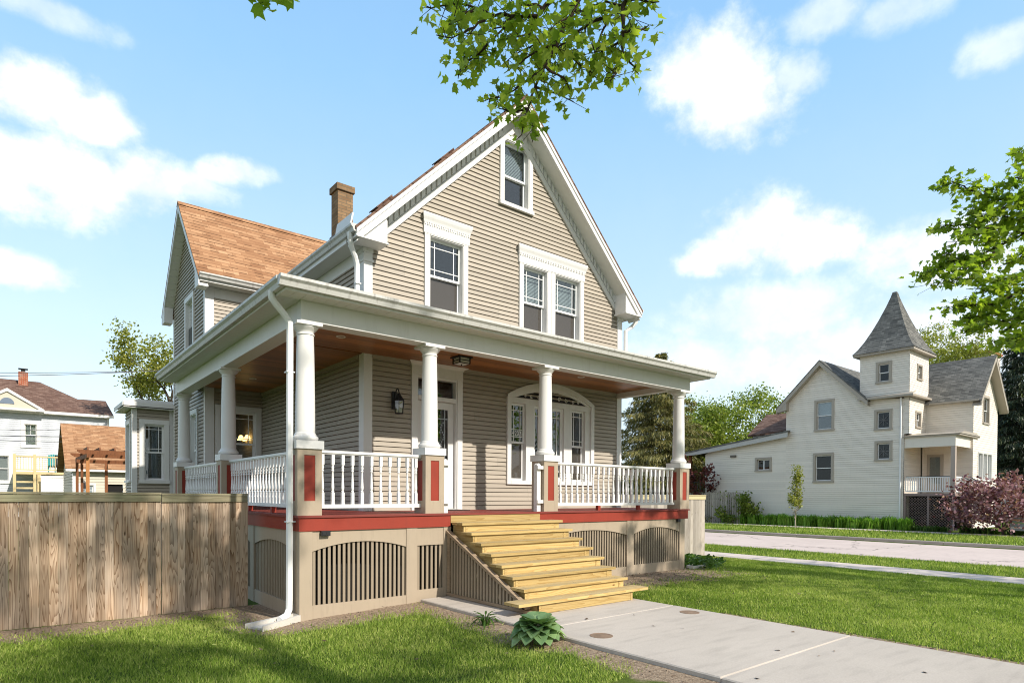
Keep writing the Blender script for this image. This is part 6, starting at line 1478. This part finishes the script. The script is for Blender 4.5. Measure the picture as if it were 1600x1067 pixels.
# --- hosta, weed, ivy near the porch
def rosette(name, base, n, size, wid, h, label, leafm, cat):
    Tt = root(name, base, label, cat); base = np.array(base, float); F4 = []; T4 = []; TT = []; b = MB()
    for i in range(n):
        f = (i+0.5)/n; a = i*2.399; el = 1.15-1.05*f+rng.uniform(-0.1, 0.1); out = np.array((math.cos(a), math.sin(a), 0)); side = np.array((-math.sin(a), math.cos(a), 0))
        st = base+out*0.03+np.array((0, 0, h*(0.55+0.35*(1-f)))) + out*size*0.35*f
        b.tube([base+out*0.02*(1+f), base+out*0.05+np.array((0, 0, h*0.35)), st], [0.008, 0.006, 0.005], 5, False)
        L = size*rng.uniform(0.8, 1.15); W_ = wid*rng.uniform(0.85, 1.15); K = 7; rows_ = []
        for j in range(K+1):
            t = j/K; ang = el-1.5*t*t-0.1*t; 
            c = st+out*L*(t*math.cos(el*0.6)*1.0)+np.array((0, 0, L*(0.55*math.sin(el)*t-0.55*t*t*(0.35+f))))
            w = W_*(math.sin(math.pi*min(1, t*0.92+0.06))**0.75)*(1.15-0.4*t)*(0 if j == K else 1)+0.002
            rows_.append([c-side*w+np.array((0, 0, 0.16*w)), c-side*w*0.5-np.array((0, 0, 0.02*w)), c-np.array((0, 0, 0.25*w)), c+side*w*0.5-np.array((0, 0, 0.02*w)), c+side*w+np.array((0, 0, 0.16*w))])
        tn = 0.5+rng.normal()*0.2
        b0 = len(F4)
        for rr_ in rows_: F4.extend([p+rng.normal(size=3)*0.0015 for p in rr_])
        for j in range(K):
            for k in range(4): T4.append((b0+j*5+k, b0+j*5+k+1, b0+j*5+k+6, b0+j*5+k+5)); TT.append(tn+(0.10 if k in (0, 3) else 0))
    lb_ = MB(); lb_.v = [tuple(p) for p in F4]; lb_.f = T4; lb_.t = list(np.clip(TT, 0, 1)); lb_.build('leaves', leafm, Tt, 75, recalc=False); b.build('stalks', leafm, Tt, recalc=False)
rosette('hosta', (1.56, -3.14, 0.065), 52, 0.225, 0.112, 0.30, 'blue green hosta clump beside the walkway edge', hosta_l, 'plant')
rosette('weed', (1.66, -2.02, 0.07), 22, 0.16, 0.012, 0.16, 'small thin leaved weed at the walkway edge by the stairs', ivy_l, 'plant')
n = 2600; C = np.stack([rng.uniform(8.95, 11.6, n), rng.uniform(-0.5, 2.3, n), np.zeros(n)], 1); C = C[(np.abs(C[:, 0]-9.0-C[:, 1]*0.4)/2.6+np.abs(C[:, 1]-1.0)/1.9) < 1.0]
C[:, 2] = gz(C[:, 0], C[:, 1])+rng.uniform(0.0, 0.26, len(C))*np.clip(1.15-(C[:, 0]-8.9)/2.4, 0.12, 1)
o = leaf_mesh('ivy_patch', leaves(C, 0.10*rng.uniform(0.7, 1.3, len(C)), OVAL, 1.0), 0.5+rng.normal(size=len(C))*0.25, ivy_l); tagd(o, 'green ivy patch at the right corner of the porch', 'ground cover'); o['kind'] = 'stuff'
# mulch chips and litter on the bare earth
n = 14000; x = rng.uniform(-4, 9.6, n); y = rng.uniform(-7, 1.75, n); k = (soilmask(x, y) > 0.12) & ((x > 4.4) | (x < -0.6) | (rng.uniform(size=n) < 0.35)) & ~((x > 1.86) & (x < 4.6) & (y < 0)); x, y = x[k], y[k]
C = np.stack([x, y, gz(x, y)+0.006], 1); o = leaf_mesh('mulch_chips', leaves(C, np.where(x > 4.4, 0.045, 0.03)*rng.uniform(0.5, 1.4, len(C)), np.array([(0.15, 0), (0.18, 1), (-0.15, 1), (-0.17, 0)]), 2.5), rng.uniform(0, 1, len(C)), leafmat('mulch_chip', (0.035, 0.022, 0.016), (0.11, 0.075, 0.05), (0.26, 0.19, 0.13), 0.0, 0.9, 0.1)); o['kind'] = 'stuff'
# --- clover and broad weeds in the lawn
n = 5200; x = np.concatenate([rng.uniform(-6, 1.7, n), rng.uniform(4.7, 12.5, n)]); y = np.concatenate([rng.uniform(-4.4, 1.2, n), rng.uniform(-8, 1.5, n)])
k = (fbm(x*0.9+9, y*0.9+4) > 0.42) & (soilmask(x, y) < 0.35); x, y = x[k], y[k]
C = np.stack([x, y, gz(x, y)+rng.uniform(0.02, 0.055, len(x))], 1)
o = leaf_mesh('clover', leaves(C, 0.038*rng.uniform(0.6, 1.4, len(C)), OVAL, 2.0), 0.55+rng.normal(size=len(C))*0.25, grass_l); o['kind'] = 'stuff'
n = 70; x = np.concatenate([rng.uniform(-4, 1.6, n), rng.uniform(2.0, 12.0, n)]); y = np.concatenate([rng.uniform(-4, 0.8, n), rng.uniform(-7.5, -1.0, n)])
k = ~((x > 1.9) & (x < 4.6) & (y > -2.3)); x, y = x[k], y[k]; C = np.stack([x, y, np.where((x > 1.9) & (x < 4.56), 0.137, gz(x, y)+0.06)], 1)
o = leaf_mesh('fallen_leaves', leaves(C, 0.045*rng.uniform(0.5, 1.3, len(C)), MAPLE, 3.0), rng.uniform(0, 1, len(C)), MATS['mulch_chip']); o['kind'] = 'stuff'
# --- grass
def grass(x0, x1, y0, y1, dens, h, w, skip=None):
    n = int((x1-x0)*(y1-y0)*dens); x = rng.uniform(x0, x1, n); y = rng.uniform(y0, y1, n)
    z, px, py = infront(np.stack([x, y, np.zeros(n)], 1)); k = (z > 1) & (px > -500) & (px < 2400)
    if skip is not None: k &= ~skip(x, y)
    x, y = x[k], y[k]; n = len(x)
    a = rng.uniform(0, 2*math.pi, n); pat = fbm(x*0.5+5, y*0.5); ln = h*rng.uniform(0.55, 1.25, n)*(1+0.2*fbm(x*2.1, y*2.1)); le = rng.uniform(0.1, 0.8, n)*ln
    B = np.stack([x, y, gz(x, y)-0.004], 1); s = np.stack([-np.sin(a), np.cos(a), np.zeros(n)], 1)*(w*rng.uniform(0.6, 1.3, n))[:, None]
    a2 = rng.uniform(0, 2*math.pi, n); Ti = B+np.stack([np.cos(a2)*le, np.sin(a2)*le, ln], 1)
    V = np.stack([B-s, B+s, Ti], 1)
    return V, np.where(rng.uniform(size=n) < 0.05, 0.95, 0.50+0.26*pat+0.17*fbm(x*3.3, y*3.3)+rng.normal(size=n)*0.19)
sk = lambda x, y: (soilmask(x, y)+rng.normal(size=len(x))*0.26 > 0.16) | ((x > 1.86) & (x < 4.59)) | ((x > 0.0) & (y > -0.05) & (x < 8.75)) | ((y > 1.75) & (x < 0)) | ((x > 8.6) & (y > 2.4) & (x < 13.2)) | ((x > 8.9) & (x < 10.3) & (y > -0.2))
parts = [grass(-9.5, 1.9, -4.6, 1.8, 3800, 0.046, 0.0052, sk), grass(4.55, 8.5, -8, 2.4, 2700, 0.042, 0.006, sk), grass(8.5, 13.26, -9.5, 4.0, 1700, 0.042, 0.0075, sk),
         grass(14.5, 17.15, -14, 22, 420, 0.07, 0.012), grass(26.27, 32.4, -25, 40, 130, 0.10, 0.022)]
V = np.concatenate([p[0] for p in parts]); tn = np.concatenate([p[1] for p in parts])
o = leaf_mesh('grass', V, tn, grass_l); o['kind'] = 'stuff'
